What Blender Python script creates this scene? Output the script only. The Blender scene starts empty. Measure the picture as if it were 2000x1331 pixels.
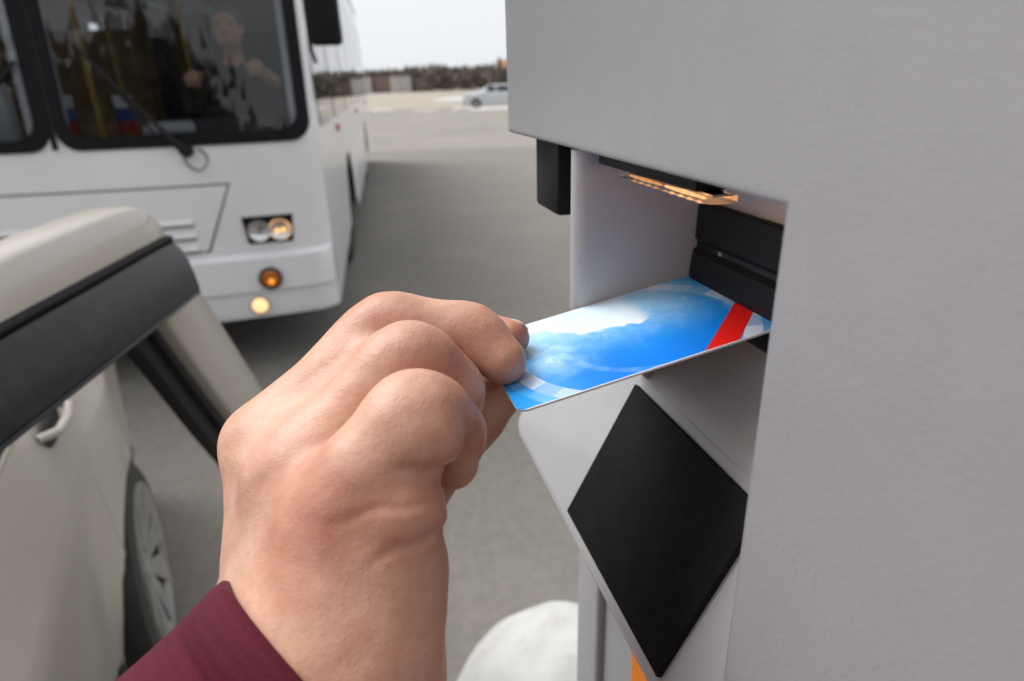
import bpy, bmesh, math, random
import numpy as np
from mathutils import Vector, Matrix

random.seed(7); np.random.seed(7)
scene = bpy.context.scene
COL = scene.collection
R = math.radians

# ------------------------------------------------------------------ camera
CAM_H = 1.55
cam_data = bpy.data.cameras.new('camera'); cam = bpy.data.objects.new('camera', cam_data); COL.objects.link(cam)
cam_data.sensor_width = 36.0; cam_data.lens = 22.39
cam_data.clip_start = 0.005; cam_data.clip_end = 6000
pitch, roll = R(22.1), math.atan(0.0287)
Fv = Vector((0, math.cos(pitch), -math.sin(pitch))); Rv = Vector((1, 0, 0)); Uv = Vector((0, math.sin(pitch), math.cos(pitch)))
rv = Rv*math.cos(roll) - Uv*math.sin(roll); uv_ = Rv*math.sin(roll) + Uv*math.cos(roll)
m = Matrix.Identity(4)
for i in range(3):
    m[i][0] = rv[i]; m[i][1] = uv_[i]; m[i][2] = -Fv[i]
m[2][3] = CAM_H
cam.matrix_world = m
cam_data.dof.use_dof = True; cam_data.dof.focus_distance = 0.178; cam_data.dof.aperture_fstop = 13.5
scene.camera = cam

# ------------------------------------------------------------------ overcast sky, weak broad sun, exposure
SUN_ELEV, SUN_AZ = 52.0, -58.0          # azimuth measured from +Y towards +X
world = bpy.data.worlds.new('World'); scene.world = world; world.use_nodes = True
wn = world.node_tree; wn.nodes.clear()
sky = wn.nodes.new('ShaderNodeTexSky'); sky.sky_type = 'NISHITA'; sky.sun_disc = False
sky.sun_elevation = R(SUN_ELEV); sky.sun_rotation = R(SUN_AZ); sky.dust_density = 6.0; sky.air_density = 1.0
hs = wn.nodes.new('ShaderNodeHueSaturation'); hs.inputs['Saturation'].default_value = 0.22
wn.links.new(sky.outputs[0], hs.inputs['Color'])
cloud = wn.nodes.new('ShaderNodeMix'); cloud.data_type = 'RGBA'; cloud.inputs[0].default_value = 0.82
wn.links.new(hs.outputs[0], cloud.inputs[6]); cloud.inputs[7].default_value = (8.9, 9.15, 9.4, 1)   # even cloud deck
bg = wn.nodes.new('ShaderNodeBackground'); bg.inputs['Strength'].default_value = 0.055
wn.links.new(cloud.outputs[2], bg.inputs['Color'])
wo = wn.nodes.new('ShaderNodeOutputWorld'); wn.links.new(bg.outputs[0], wo.inputs[0])
sun_d = bpy.data.lights.new('sun', 'SUN'); sun = bpy.data.objects.new('sun', sun_d); COL.objects.link(sun)
sun_d.energy = 1.5; sun_d.angle = R(34); sun_d.color = (1.0, 0.975, 0.945)
az, el = R(SUN_AZ), R(SUN_ELEV)
to_sun = Vector((math.sin(az)*math.cos(el), math.cos(az)*math.cos(el), math.sin(el)))
sun.rotation_euler = to_sun.to_track_quat('Z', 'Y').to_euler()
vs = scene.view_settings; vs.view_transform = 'Standard'; vs.look = 'None'; vs.gamma = 1.0; vs.exposure = 1.06; vs.use_curve_mapping = False
scene.cycles.max_bounces = 8; scene.cycles.transparent_max_bounces = 16
scene.cycles.use_denoising = True

# ------------------------------------------------------------------ helpers
def tag(o, label=None, cat=None, group=None, kind=None):
    if label: o['label'] = label
    if cat: o['category'] = cat
    if group: o['group'] = group
    if kind: o['kind'] = kind
    return o

def empty(name, loc=(0, 0, 0), rz=0.0, label=None, cat=None, group=None):
    o = bpy.data.objects.new(name, None); COL.objects.link(o)
    o.location = loc; o.rotation_euler = (0, 0, rz); o.empty_display_size = 0.1
    return tag(o, label, cat, group)

def smooth_by_angle(me, ang=40):
    me.polygons.foreach_set('use_smooth', [True]*len(me.polygons))
    try: me.set_sharp_from_angle(angle=R(ang))
    except Exception: pass

class MB:
    """collects shapes into one mesh"""
    def __init__(self): self.bm = bmesh.new()
    def verts(self, pts): return [self.bm.verts.new(p) for p in pts]
    def poly(self, pts):
        v = self.verts(pts)
        try: return self.bm.faces.new(v)
        except ValueError: return None
    def box(self, a, b, bevel=0.0, seg=2):
        x0, y0, z0 = [min(p, q) for p, q in zip(a, b)]; x1, y1, z1 = [max(p, q) for p, q in zip(a, b)]
        v = self.verts([(x0,y0,z0),(x1,y0,z0),(x1,y1,z0),(x0,y1,z0),(x0,y0,z1),(x1,y0,z1),(x1,y1,z1),(x0,y1,z1)])
        fs = [self.bm.faces.new([v[i] for i in f]) for f in ((3,2,1,0),(4,5,6,7),(0,1,5,4),(1,2,6,5),(2,3,7,6),(3,0,4,7))]
        if bevel:
            es = list({e for f in fs for e in f.edges})
            bmesh.ops.bevel(self.bm, geom=es, offset=bevel, segments=seg, profile=0.5, affect='EDGES')
        return self
    def prism(self, pts, d, bevel=0.0, seg=2):
        """pts: planar polygon (3d points), extruded by vector d"""
        d = Vector(d); n = len(pts)
        a = self.verts(pts); b = self.verts([Vector(p)+d for p in pts])
        fs = [self.bm.faces.new(a), self.bm.faces.new(list(reversed(b)))]
        for i in range(n):
            j = (i+1) % n; fs.append(self.bm.faces.new([a[j], a[i], b[i], b[j]]))
        bmesh.ops.recalc_face_normals(self.bm, faces=fs)
        if bevel:
            es = [e for e in fs[0].edges] + [e for e in fs[1].edges]
            bmesh.ops.bevel(self.bm, geom=es, offset=bevel, segments=seg, profile=0.5, affect='EDGES')
        return self
    def grid(self, rows, close=False):
        """rows: list of equally long point lists"""
        vs_ = [self.verts(r) for r in rows]
        for i in range(len(rows)-1):
            n = len(rows[i])
            for j in range(n if close else n-1):
                k = (j+1) % n
                try: self.bm.faces.new([vs_[i][j], vs_[i][k], vs_[i+1][k], vs_[i+1][j]])
                except ValueError: pass
        return vs_
    def tube(self, pts, rad, n=10, caps=True):
        pts = [Vector(p) for p in pts]; rows = []
        rads = rad if isinstance(rad, (list, tuple)) else [rad]*len(pts)
        t0 = (pts[1]-pts[0]).normalized(); up = Vector((0,0,1)) if abs(t0.z) < .9 else Vector((1,0,0))
        for i, p in enumerate(pts):
            t = (pts[min(i+1, len(pts)-1)] - pts[max(i-1, 0)]).normalized()
            s = t.cross(up).normalized(); w = s.cross(t).normalized(); up = w
            rows.append([p + (s*math.cos(2*math.pi*k/n) + w*math.sin(2*math.pi*k/n))*rads[i] for k in range(n)])
        v = self.grid(rows, close=True)
        if caps:
            self.bm.faces.new(list(reversed(v[0]))); self.bm.faces.new(v[-1])
        return self
    def lathe(self, prof, centre, axis, n=32, caps=False):
        """prof: list of (radius, distance along axis)"""
        c = Vector(centre); ax = Vector(axis).normalized()
        s = ax.cross(Vector((0,0,1)) if abs(ax.z) < .9 else Vector((1,0,0))).normalized(); w = ax.cross(s)
        rows = [[c + ax*h + (s*math.cos(2*math.pi*k/n) + w*math.sin(2*math.pi*k/n))*r_ for k in range(n)] for r_, h in prof]
        v = self.grid(rows, close=True)
        if caps:
            for row in (v[0], v[-1]):
                try: self.bm.faces.new(row)
                except ValueError: pass
        return self
    def build(self, name, material, parent=None, smooth=40, recalc=True, xf=None):
        if recalc: bmesh.ops.recalc_face_normals(self.bm, faces=self.bm.faces[:])
        me = bpy.data.meshes.new(name); self.bm.to_mesh(me); self.bm.free()
        if smooth: smooth_by_angle(me, smooth)
        me.materials.append(material)
        o = bpy.data.objects.new(name, me); COL.objects.link(o)
        if parent: o.parent = parent
        return o

def nodes_of(name):
    mt = bpy.data.materials.new(name); mt.use_nodes = True
    nt = mt.node_tree; return mt, nt, nt.nodes['Principled BSDF']

def mat(name, col, rough=0.5, metal=0.0, var=0.0, vscale=5.0, bump=0.0, bscale=200.0, bdist=0.001, coat=0.0, spec=0.5,
        dirt=None, dscale=3.0, damt=0.5, detail=6.0, sheen=0.0, rvar=0.0):
    """procedural material: colour variation, blotchy second colour (dirt), noise relief"""
    mt, nt, p = nodes_of(name); N, L = nt.nodes, nt.links
    p.inputs['Roughness'].default_value = rough; p.inputs['Metallic'].default_value = metal
    p.inputs['Specular IOR Level'].default_value = spec
    p.inputs['Coat Weight'].default_value = coat; p.inputs['Coat Roughness'].default_value = 0.06
    p.inputs['Sheen Weight'].default_value = sheen
    tc = N.new('ShaderNodeTexCoord')
    c = tuple(col) + (1,) if len(col) == 3 else col
    p.inputs['Base Color'].default_value = c
    last = None
    if var > 0 or dirt:
        nz = N.new('ShaderNodeTexNoise'); nz.inputs['Scale'].default_value = vscale; nz.inputs['Detail'].default_value = detail
        L.new(tc.outputs['Object'], nz.inputs['Vector'])
        mr = N.new('ShaderNodeMapRange'); mr.inputs[1].default_value = .3; mr.inputs[2].default_value = .7
        mr.inputs[3].default_value = 1-var; mr.inputs[4].default_value = 1+var
        L.new(nz.outputs['Fac'], mr.inputs[0])
        vm = N.new('ShaderNodeVectorMath'); vm.operation = 'SCALE'; vm.inputs[0].default_value = c[:3]
        L.new(mr.outputs[0], vm.inputs['Scale']); last = vm.outputs[0]
        if rvar:
            mr2 = N.new('ShaderNodeMapRange'); mr2.inputs[3].default_value = rough-rvar; mr2.inputs[4].default_value = rough+rvar
            L.new(nz.outputs['Fac'], mr2.inputs[0]); L.new(mr2.outputs[0], p.inputs['Roughness'])
        if dirt:
            n2 = N.new('ShaderNodeTexNoise'); n2.inputs['Scale'].default_value = dscale; n2.inputs['Detail'].default_value = 8
            n2.inputs['Roughness'].default_value = .65
            L.new(tc.outputs['Object'], n2.inputs['Vector'])
            r2 = N.new('ShaderNodeMapRange'); r2.inputs[1].default_value = .5; r2.inputs[2].default_value = .68
            r2.inputs[3].default_value = 0; r2.inputs[4].default_value = damt
            L.new(n2.outputs['Fac'], r2.inputs[0])
            mx = N.new('ShaderNodeMix'); mx.data_type = 'RGBA'; L.new(r2.outputs[0], mx.inputs[0]); L.new(last, mx.inputs[6])
            mx.inputs[7].default_value = tuple(dirt) + (1,); last = mx.outputs[2]
        L.new(last, p.inputs['Base Color'])
    if bump > 0:
        nb = N.new('ShaderNodeTexNoise'); nb.inputs['Scale'].default_value = bscale; nb.inputs['Detail'].default_value = 3
        L.new(tc.outputs['Object'], nb.inputs['Vector'])
        bp = N.new('ShaderNodeBump'); bp.inputs['Strength'].default_value = bump; bp.inputs['Distance'].default_value = bdist
        L.new(nb.outputs['Fac'], bp.inputs['Height']); L.new(bp.outputs[0], p.inputs['Normal'])
    return mt

def emit(name, col, strength):
    mt, nt, p = nodes_of(name)
    p.inputs['Base Color'].default_value = tuple(col)+(1,)
    p.inputs['Emission Color'].default_value = tuple(col)+(1,); p.inputs['Emission Strength'].default_value = strength
    return mt

def glass(name, tint=(0.9, 0.95, 0.95), ior=1.5, rough=0.02, refl=1.0):
    """thin pane: clear tinted transmission under a Fresnel reflection"""
    mt, nt, p = nodes_of(name); N, L = nt.nodes, nt.links; N.remove(p)
    fr = N.new('ShaderNodeFresnel'); fr.inputs[0].default_value = ior
    tr = N.new('ShaderNodeBsdfTransparent'); tr.inputs[0].default_value = tuple(tint)+(1,)
    gl = N.new('ShaderNodeBsdfGlossy'); gl.inputs['Roughness'].default_value = rough; gl.inputs[0].default_value = (refl, refl, refl, 1)
    mx = N.new('ShaderNodeMixShader'); L.new(fr.outputs[0], mx.inputs[0]); L.new(tr.outputs[0], mx.inputs[1]); L.new(gl.outputs[0], mx.inputs[2])
    L.new(mx.outputs[0], N['Material Output'].inputs[0]); return mt

# ------------------------------------------------------------------ materials
M = {}
M['asphalt_dusty'] = mat('asphalt_dusty', (.255,.235,.212), .9, var=.10, vscale=.35, bump=.5, bscale=60, bdist=.004, dirt=(.30,.275,.245), dscale=.12, damt=.6, spec=.2)
M['asphalt'] = mat('asphalt', (.205,.189,.170), .88, var=.11, vscale=28, bump=.6, bscale=160, bdist=.004, dirt=(.255,.235,.21), dscale=1.1, damt=.55, spec=.2)
M['sand'] = mat('sand', (.37,.33,.285), .95, var=.10, vscale=.05, dirt=(.30,.26,.22), dscale=.06, damt=.6, spec=.1)
M['snow'] = mat('snow', (.50,.49,.48), .8, var=.08, vscale=4, bump=.5, bscale=20, bdist=.02)
M['booth'] = mat('booth_powder_coat', (.36,.362,.376), .34, var=.02, vscale=80, bump=.30, bscale=1350, bdist=.00028, detail=2)
M['booth_edge'] = mat('booth_inner_coat', (.43,.43,.44), .36, var=.02, vscale=80, bump=.28, bscale=1350, bdist=.00026, detail=2)
M['black_plastic'] = mat('black_plastic', (.007,.007,.008), .5, spec=.28, var=.15, vscale=300, bump=.06, bscale=2500, bdist=.0002)
M['black_pad'] = mat('black_pad', (.006,.006,.0065), .66, var=.3, vscale=120, dirt=(.012,.0115,.011), dscale=160, damt=.5, bump=.15, bscale=1500, bdist=.0002, spec=.18)
M['black_rubber'] = mat('black_rubber', (.012,.012,.013), .7, var=.2, vscale=40, spec=.3)
M['orange'] = mat('orange_paint', (.80,.23,.01), .5, var=.05, vscale=50)
M['concrete_white'] = mat('whitewashed_concrete', (.52,.52,.505), .85, var=.06, vscale=14, bump=.5, bscale=45, bdist=.006, dirt=(.42,.40,.38), dscale=13, damt=.85)
M['bus_white'] = mat('bus_paint', (.82,.82,.845), .28, var=.02, vscale=2, coat=.5, dirt=(.68,.66,.63), dscale=3.0, damt=.22)
M['bus_gap'] = mat('panel_gap', (.16,.16,.17), .7)
M['bus_dark'] = mat('bus_underside', (.012,.012,.012), .8)
M['gasket'] = mat('window_gasket', (.006,.006,.008), .6, spec=.2)
M['windscreen'] = glass('windscreen_glass', (.58,.61,.64), 1.55)
M['bus_side_pane'] = glass('bus_side_pane', (.42,.46,.50), 1.55)
M['side_glass'] = mat('tinted_side_glass', (.02,.022,.025), .04, spec=.8)
M['chrome'] = mat('chrome', (.75,.75,.77), .12, metal=1.0)
M['clear_lens'] = glass('clear_lens', (.93,.93,.93), 1.5)
M['amber_lens'] = mat('amber_lens', (.42,.12,.008), .12, coat=.6)
M['amber_glow'] = emit('amber_bulb', (1.0,.35,.03), .42)
M['lamp_glow'] = emit('lit_bulb', (1.0,.55,.22), .75)
M['booth_glow'] = emit('booth_bulb', (1.0,.52,.22), .55)
M['lamp_dim'] = emit('dim_bulb', (1.0,.45,.16), .25)
M['lamp_lens'] = glass('ribbed_lens', (.97,.90,.82), 1.5, .30)
M['fog_glow'] = emit('lit_fog_lamp', (1.0,.62,.30), .52)
M['red_lens'] = mat('red_lens', (.42,.03,.015), .2, coat=.5)
M['tyre'] = mat('tyre_rubber', (.045,.043,.04), .85, var=.2, vscale=20, bump=.3, bscale=120, bdist=.002)
M['rim'] = mat('steel_rim', (.33,.32,.305), .5, metal=.3, var=.2, vscale=12, dirt=(.16,.14,.12), dscale=14, damt=.6)
M['dash'] = mat('dashboard', (.035,.037,.042), .6, var=.2, vscale=10)
M['seat'] = mat('seat_cloth', (.055,.06,.085), .9, var=.25, vscale=30)
M['seat_tan'] = mat('curtain_cloth', (.30,.20,.10), .9, var=.25, vscale=12)
M['int_wall'] = mat('interior_trim', (.22,.23,.25), .7, var=.1, vscale=3)
M['yellow'] = mat('yellow_rail', (.48,.30,.05), .4)
M['red_cloth'] = mat('red_cloth', (.42,.03,.03), .7); M['blue_cloth'] = mat('blue_cloth', (.03,.08,.30), .7); M['white_cloth'] = mat('white_cloth', (.7,.7,.7), .7)
M['car_beige'] = mat('beige_car_paint', (.47,.43,.38), .34, var=.02, vscale=4, coat=.45, dirt=(.38,.345,.30), dscale=5, damt=.25)
M['car_silver'] = mat('silver_car_paint', (.64,.67,.70), .3, coat=.6)
M['visor'] = mat('smoked_acrylic', (.010,.010,.013), .30, spec=.22, var=.1, vscale=20, dirt=(.05,.05,.052), dscale=60, damt=.25)
M['car_glass'] = mat('dark_car_glass', (.02,.025,.028), .05, spec=.7)
M['trim_dark'] = mat('dark_trim', (.02,.02,.02), .7)
M['hazed_wood'] = mat('far_wood', (.165,.165,.165), .95, var=.3, vscale=.02)  # distance haze is put into this pale grey
M['bush'] = mat('bare_bush', (.185,.155,.13), .95, var=.35, vscale=.4)
M['dark_wood'] = mat('dark_wood', (.075,.065,.05), .95, var=.45, vscale=.5)
M['block_pale'] = mat('pale_concrete_wall', (.46,.44,.42), .85, var=.08, vscale=.5)
M['block_brown'] = mat('brown_brick_wall', (.26,.19,.16), .9, var=.15, vscale=.6)
M['roof_dark'] = mat('dark_roof', (.07,.065,.065), .9)
M['roof_orange'] = mat('orange_roof', (.34,.18,.10), .8, var=.1, vscale=1)
# ================================================================== ground and far surroundings
def sheet(name, outline, z, material, label=None):
    b = MB(); b.poly([(x, y, z) for x, y in outline]); o = b.build(name, material, smooth=0); o['kind'] = 'structure'
    if label: o['label'] = label
    return o
sheet('ground', [(-3000,-3000),(3000,-3000),(3000,3000),(-3000,3000)], 0.0, M['sand'])
sheet('parking_lot', [(-60,-40),(60,-40),(60,46),(18,48),(-4,47.5),(-60,50)], 0.004, M['asphalt_dusty'])
rng = random.Random(3)
edge = [(-60+i*3.0, 16.3+rng.uniform(-.35,.35)+.02*i) for i in range(41)]
sheet('road', [(-60,-40),(60,-40)] + list(reversed(edge)), 0.008, M['asphalt'])

def blob(name, cx, cy, rx, ry, h, material, seed, n=22, rings=6):
    r_ = random.Random(seed); ph = [r_.uniform(0, 6.28) for _ in range(4)]; b = MB(); rows = []
    for i in range(rings+1):
        t = i/rings; row = []
        for k in range(n):
            a = 2*math.pi*k/n
            w = 1+.22*math.sin(2*a+ph[0])+.14*math.sin(3*a+ph[1])+.09*math.sin(5*a+ph[2])
            rad = math.cos(t*math.pi/2)**.8*w if t < 1 else .001
            row.append((cx+rx*rad*math.cos(a), cy+ry*rad*math.sin(a), .009+h*math.sin(t*math.pi/2)*(1+.2*math.sin(3*a+ph[3])*(1-t))))
        rows.append(row)
    b.grid(rows, close=True); return b.build(name, material, smooth=80)
# thawing snow left at the edge of the lot
spots = [(-7.9,44,.8,.5,.10,'leftmost low heap of old snow at the far edge of the lot'),
         (-4.6,41,.7,.4,.10,'small heap of old snow midway along the far edge of the lot'),
         (-2.6,42,.8,.4,.14,'heap of old snow in front of the silver car nose'),
         (.6,41.8,2.9,.8,.14,'long bank of old snow lying below the silver car')]
for i, (x, y, rx, ry, h, lb) in enumerate(spots):
    tag(blob('snow_heap', x, y, rx, ry, h, M['snow'], 20+i), lb, 'snow heap', 'old snow heaps at the lot edge')
tag(blob('snow_bank', 6.0, 70, 13, 5, .4, M['snow'], 31), 'wide pale bank of old snow behind the silver car', 'snow bank')

# distant garages and walls
def garage(x0, x1, y, depth, h, wall, label, doors, roof=True, door_m=None):
    t = empty('garage', ((x0+x1)/2, y, 0), 0, label, 'garage', 'garages across the lot'); w = (x1-x0)/2
    b = MB(); b.box((-w,0,0),(w,depth,h)); b.build('wall', wall, t, 0)
    if roof:
        b = MB(); b.box((-w-.25,-.35,h+.002),(w+.25,depth+.3,h+.28)); b.build('roof', M['roof_dark'], t, 0)
    for (a, c) in doors:
        b = MB(); b.box((a,-.06,.05),(c,.05,h*.74)); d = b.build('door', door_m or M['block_brown'], t, 0)
        b = MB(); b.box(((a+c)/2-.03,-.10,.1),((a+c)/2+.03,-.0605,h*.72)); b.build('seam', M['roof_dark'], d, 0)
    return t
garage(-34.0,-29.6,152,9,3.5,M['block_pale'],'left pale grey garage between the bus and brown brick garage',[(-1.4,1.4)],True,M['block_pale'])
garage(-29.3,-25.6,154,9,3.6,M['block_brown'],'brown brick garage between the two pale garages',[(-1.2,1.2)])
garage(-25.3,-20.8,152,9,3.5,M['block_pale'],'second pale grey garage right of the brown brick one',[(-1.5,1.5)],True,M['block_pale'])
garage(-20.5,-16.6,155,9,3.3,M['block_brown'],'tan brown garage next to the bare hedge',[(-1.3,1.3)])
garage(-46.0,-34.6,156,9,3.3,M['block_brown'],'long brown garage row seen just past the bus side',[(-4.5,-2),(-1,1.5),(2.5,5)])
h = empty('house', (5.5, 190, 0), 0, 'low house with an orange roof far behind the hedge', 'house')
b = MB(); b.box((-7,0,0),(7,9,4.2)); b.build('wall', M['block_brown'], h, 0)
b = MB(); b.prism([(-7.5,-.5,4.2),(-7.5,9.5,4.2),(-7.5,4.5,7.4)], (15,0,0)); b.build('roof', M['roof_orange'], h, 0)
for wx in (-4.5, -1, 3):
    b = MB(); b.box((wx,-.05,1.4),(wx+1.3,.05,2.8)); b.build('window', M['car_glass'], h, 0)

def clump_mass(name, path, height, spread, n, size, material, seed, label, vary=1.0):
    """uncountable brush or far wood: many small ragged blades through a volume"""
    r_ = np.random.RandomState(seed); P = np.array(path, float)
    seg = np.linalg.norm(np.diff(P, axis=0), axis=1); cum = np.r_[0, np.cumsum(seg)]
    s = r_.uniform(0, cum[-1], n); x = np.interp(s, cum, P[:,0]); y = np.interp(s, cum, P[:,1])
    hh = height*(.80+vary*.10*np.sin(s*.7*10/max(height*10,1)+1)+vary*.08*np.sin(s*2.3*10/max(height*10,1))+r_.normal(0,.13,n))
    z = hh*r_.uniform(.0,1,n)**.6; x += r_.normal(0,spread,n); y += r_.normal(0,spread,n)
    a = r_.uniform(0,6.28,n); w = size*r_.uniform(.5,1.3,n); l = size*r_.uniform(.8,2.2,n); tx = r_.normal(0,.35,n)*l
    V = np.zeros((n,3,3)); F = np.arange(n*3).reshape(n,3)
    V[:,0] = np.c_[x-np.cos(a)*w, y-np.sin(a)*w, z]; V[:,1] = np.c_[x+np.cos(a)*w, y+np.sin(a)*w, z]; V[:,2] = np.c_[x+tx, y, z+l]
    V[:,:,2] = np.maximum(V[:,:,2], 0)
    me = bpy.data.meshes.new(name); me.from_pydata(V.reshape(-1,3).tolist(), [], F.tolist()); me.materials.append(material)
    o = bpy.data.objects.new(name, me); COL.objects.link(o); tag(o, label, kind='stuff'); return o
clump_mass('hedge', [(-16.8,150),(-8,150),(2,148),(14,150),(40,152),(90,158),(160,170)], 4.2, .8, 22000, .55, M['bush'], 5, 'bare brown hedge running behind the silver car')
clump_mass('brush', [(-60,172),(-35,168),(-10,172),(20,170),(50,172),(110,178),(190,190)], 4.4, 2, 18000, .8, M['bush'], 6, 'bare brush and saplings behind the garages')
clump_mass('far_wood', [(-700,820),(-420,860),(-180,800),(0,840),(220,820),(500,860),(1100,800)], 15, 8, 36000, 2.2, M['hazed_wood'], 8, 'wood along the horizon in a hazed grey colour')
clump_mass('scrub', [(-420,430),(-200,400),(-90,420),(60,400),(240,430),(520,440)], 7.5, 5, 17000, 1.8, M['bush'], 9, 'brown leafless scrub in front of the far wood')
clump_mass('wood', [(-75,6),(-62,-18),(-34,-27),(0,-25),(30,-24),(60,-14),(80,8)], 7.8, 1.2, 26000, .6, M['dark_wood'], 12, 'dark leafless wood behind the car lane', 3.0)
t = empty('pine_tree', (-1.1, 163, 0), 0, 'lone dark conifer standing above the hedge', 'tree')
b = MB(); b.tube([(0,0,0),(0,0,5)],[.16,.05],8); b.build('trunk', M['bush'], t)
r_ = np.random.RandomState(4); vv=[]; ff=[]
for k in range(900):
    z = r_.uniform(.8,6.6); rad = max(.12,(6.7-z)*.26)*r_.uniform(.5,1.05); a = r_.uniform(0,6.28); q = .32
    p = np.array([rad*math.cos(a), rad*math.sin(a), z]); i0 = len(vv)
    vv += [tuple(p+[q*math.sin(a),-q*math.cos(a),0]), tuple(p-[q*math.sin(a),-q*math.cos(a),0]), tuple(p*[.35,.35,1]+[0,0,.5])]; ff.append((i0,i0+1,i0+2))
me = bpy.data.meshes.new('crown'); me.from_pydata(vv,[],ff); me.materials.append(mat('conifer', (.035,.055,.035), .9)); o = bpy.data.objects.new('crown', me); COL.objects.link(o); o.parent = t

# whitewashed concrete bollard on the ground beside the booth
b = MB(); prof = []
for i in range(25):
    a = math.pi/2*(1-i/24*1.235); prof.append((max(.28*math.cos(a), .0005), .1+.28*math.sin(a)))
prof = [(r0, z0) for r0, z0 in prof if z0 >= 0] ; prof.append((prof[-1][0], .009))
b.lathe(prof, (.10,1.075,0), (0,0,1), 48)
for v in b.bm.verts:
    n3 = math.sin(v.co.x*37+1)*math.sin(v.co.y*41)*math.sin(v.co.z*33+2); v.co += Vector((v.co.x-.10, v.co.y-1.075, v.co.z-.1)).normalized()*n3*.005 if v.co.z > .02 else Vector()
tag(b.build('concrete_bollard', M['concrete_white'], smooth=80), 'whitewashed rounded concrete bollard on the ground behind the ticket booth', 'bollard')
# ================================================================== ticket booth (local x: along its face, away; local y: outward to the cars; z up)
BO = (0.0, -0.22)                                    # booth origin in its own frame
b_ang = math.atan2(.971961, -.235142)
bu = Vector((-.235142, .971961, 0)); bn = Vector((-.971961, -.235142, 0))
booth = empty('ticket_booth', bu*BO[0]+bn*BO[1], b_ang, 'grey powder-coated ticket booth with card reader recess, right of the hand', 'ticket booth')
def Bp(u, n, z): return (u-BO[0], n-BO[1], z+CAM_H if z < .9 and z > -1.0 else z)
ZB = lambda dz: CAM_H+dz
P0 = -.0692
def bbox(b, u0, u1, n0, n1, z0, z1, bevel=0.0, seg=2): b.box((u0-BO[0], n0-BO[1], z0), (u1-BO[0], n1-BO[1], z1), bevel, seg)
def bpt(u, n, z): return (u-BO[0], n-BO[1], z)
# head and near column: one folded cabinet with an L-shaped face
b = MB()
out = [(-.42,.12),(.0925,.12),(.0925,ZB(-.0205)),(.2835,ZB(-.0205)),(.2835,1.86),(-.42,1.86)]
b.prism([bpt(u, P0, z) for u, z in out], (0,-.33,0), bevel=.0022, seg=3)
b.build('cabinet', M['booth'], booth, 35)
b = MB(); bbox(b, -.44, .30, -.42, -.05, 1.861, 1.885, .004); b.build('roof_cap', M['booth'], booth)
b = MB(); bbox(b, -.44, .30, -.42, -.075, .009, .119, .004); b.build('plinth', M['trim_dark'], booth)
# recess: back panel, far side panel with folded front edge
b = MB(); bbox(b, .0928, .1975, -.39, -.1172, ZB(-.26), ZB(-.0207)); b.build('back_panel', M['booth_edge'], booth)
b = MB()
prof = [(-.1171,.1980)]+[(-.1171+.0421*k/8,.1980) for k in range(1,9)]
for k in range(1, 8):
    a = math.pi/2*k/7; prof.append((-.0750+.0042*math.sin(a), .1980+.0042*(1-math.cos(a))))
prof += [(-.0708,.2035)]
zcut = lambda n_: ZB(-.0735+(n_+.0696)*1.04)               # panel is cut on the slant above the tray
rows = [[bpt(u_, n_, ZB(-.0207)), bpt(u_, n_, zcut(n_))] for n_, u_ in prof]
b.grid(rows); b.grid([[bpt(u_, n_, zcut(n_)), bpt(.2045, min(n_, -.071), zcut(n_))] for n_, u_ in prof]); b.build('side_panel', M['booth_edge'], booth, 60)
b = MB(); bbox(b, .2046, .2420, -.39, -.1100, ZB(-.1040), ZB(-.0208)); b.build('inner_post', M['booth_edge'], booth)
# small black bracket hanging under the head beyond the side panel
b = MB(); bbox(b, .2450, .2760, -.0990, -.0795, ZB(-.0510), ZB(-.0206), .002); br = b.build('bracket', M['black_plastic'], booth)
b = MB(); bbox(b, .2440, .2449, -.0960, -.0880, ZB(-.0480), ZB(-.0450), .0003); b.build('catch', M['rim'], br)
# lamp under the head
b = MB(); bbox(b, .1335, .1945, -.0855, -.0765, ZB(-.0248), ZB(-.0206), .0010); lamp = b.build('lamp', M['black_plastic'], booth)
b = MB(); rows = []
NR = 22
for i in range(NR+1):                                  # ribbed lens, each rib a shallow facet
    u_ = .1290+.0500*i/NR; d_ = .0005 if i % 2 else 0.0; e_ = .0008 if i in (0, NR) else 0
    rows.append([bpt(u_, -.0768-e_, ZB(-.0249)), bpt(u_, -.0768-e_+d_, ZB(-.0266)), bpt(u_, -.0774-e_, ZB(-.0272+e_*.5+d_*.6)), bpt(u_, -.0840, ZB(-.0273+e_*.5+d_*.6)), bpt(u_, -.0848, ZB(-.0266)), bpt(u_, -.0848, ZB(-.0249))])
v = b.grid(rows); b.bm.faces.new(v[0]); b.bm.faces.new(list(reversed(v[-1])))
b.build('lens', M['lamp_lens'], lamp, 12)
b = MB(); bbox(b, .1300, .1780, -.0846, -.0790, ZB(-.0254), ZB(-.0249)); b.build('reflector', M['chrome'], lamp, 0)
for k, u_ in enumerate((.1440, .1660)):
    b = MB(); b.lathe([(.0001,-.0105),(.00035,-.0095),(.0005,0),(.00035,.0095),(.0001,.0105)], bpt(u_, -.0795, ZB(-.0262)), (1,0,0), 10); b.build('bulb', M['booth_glow'] if k < 1 else M['lamp_dim'], lamp)
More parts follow.
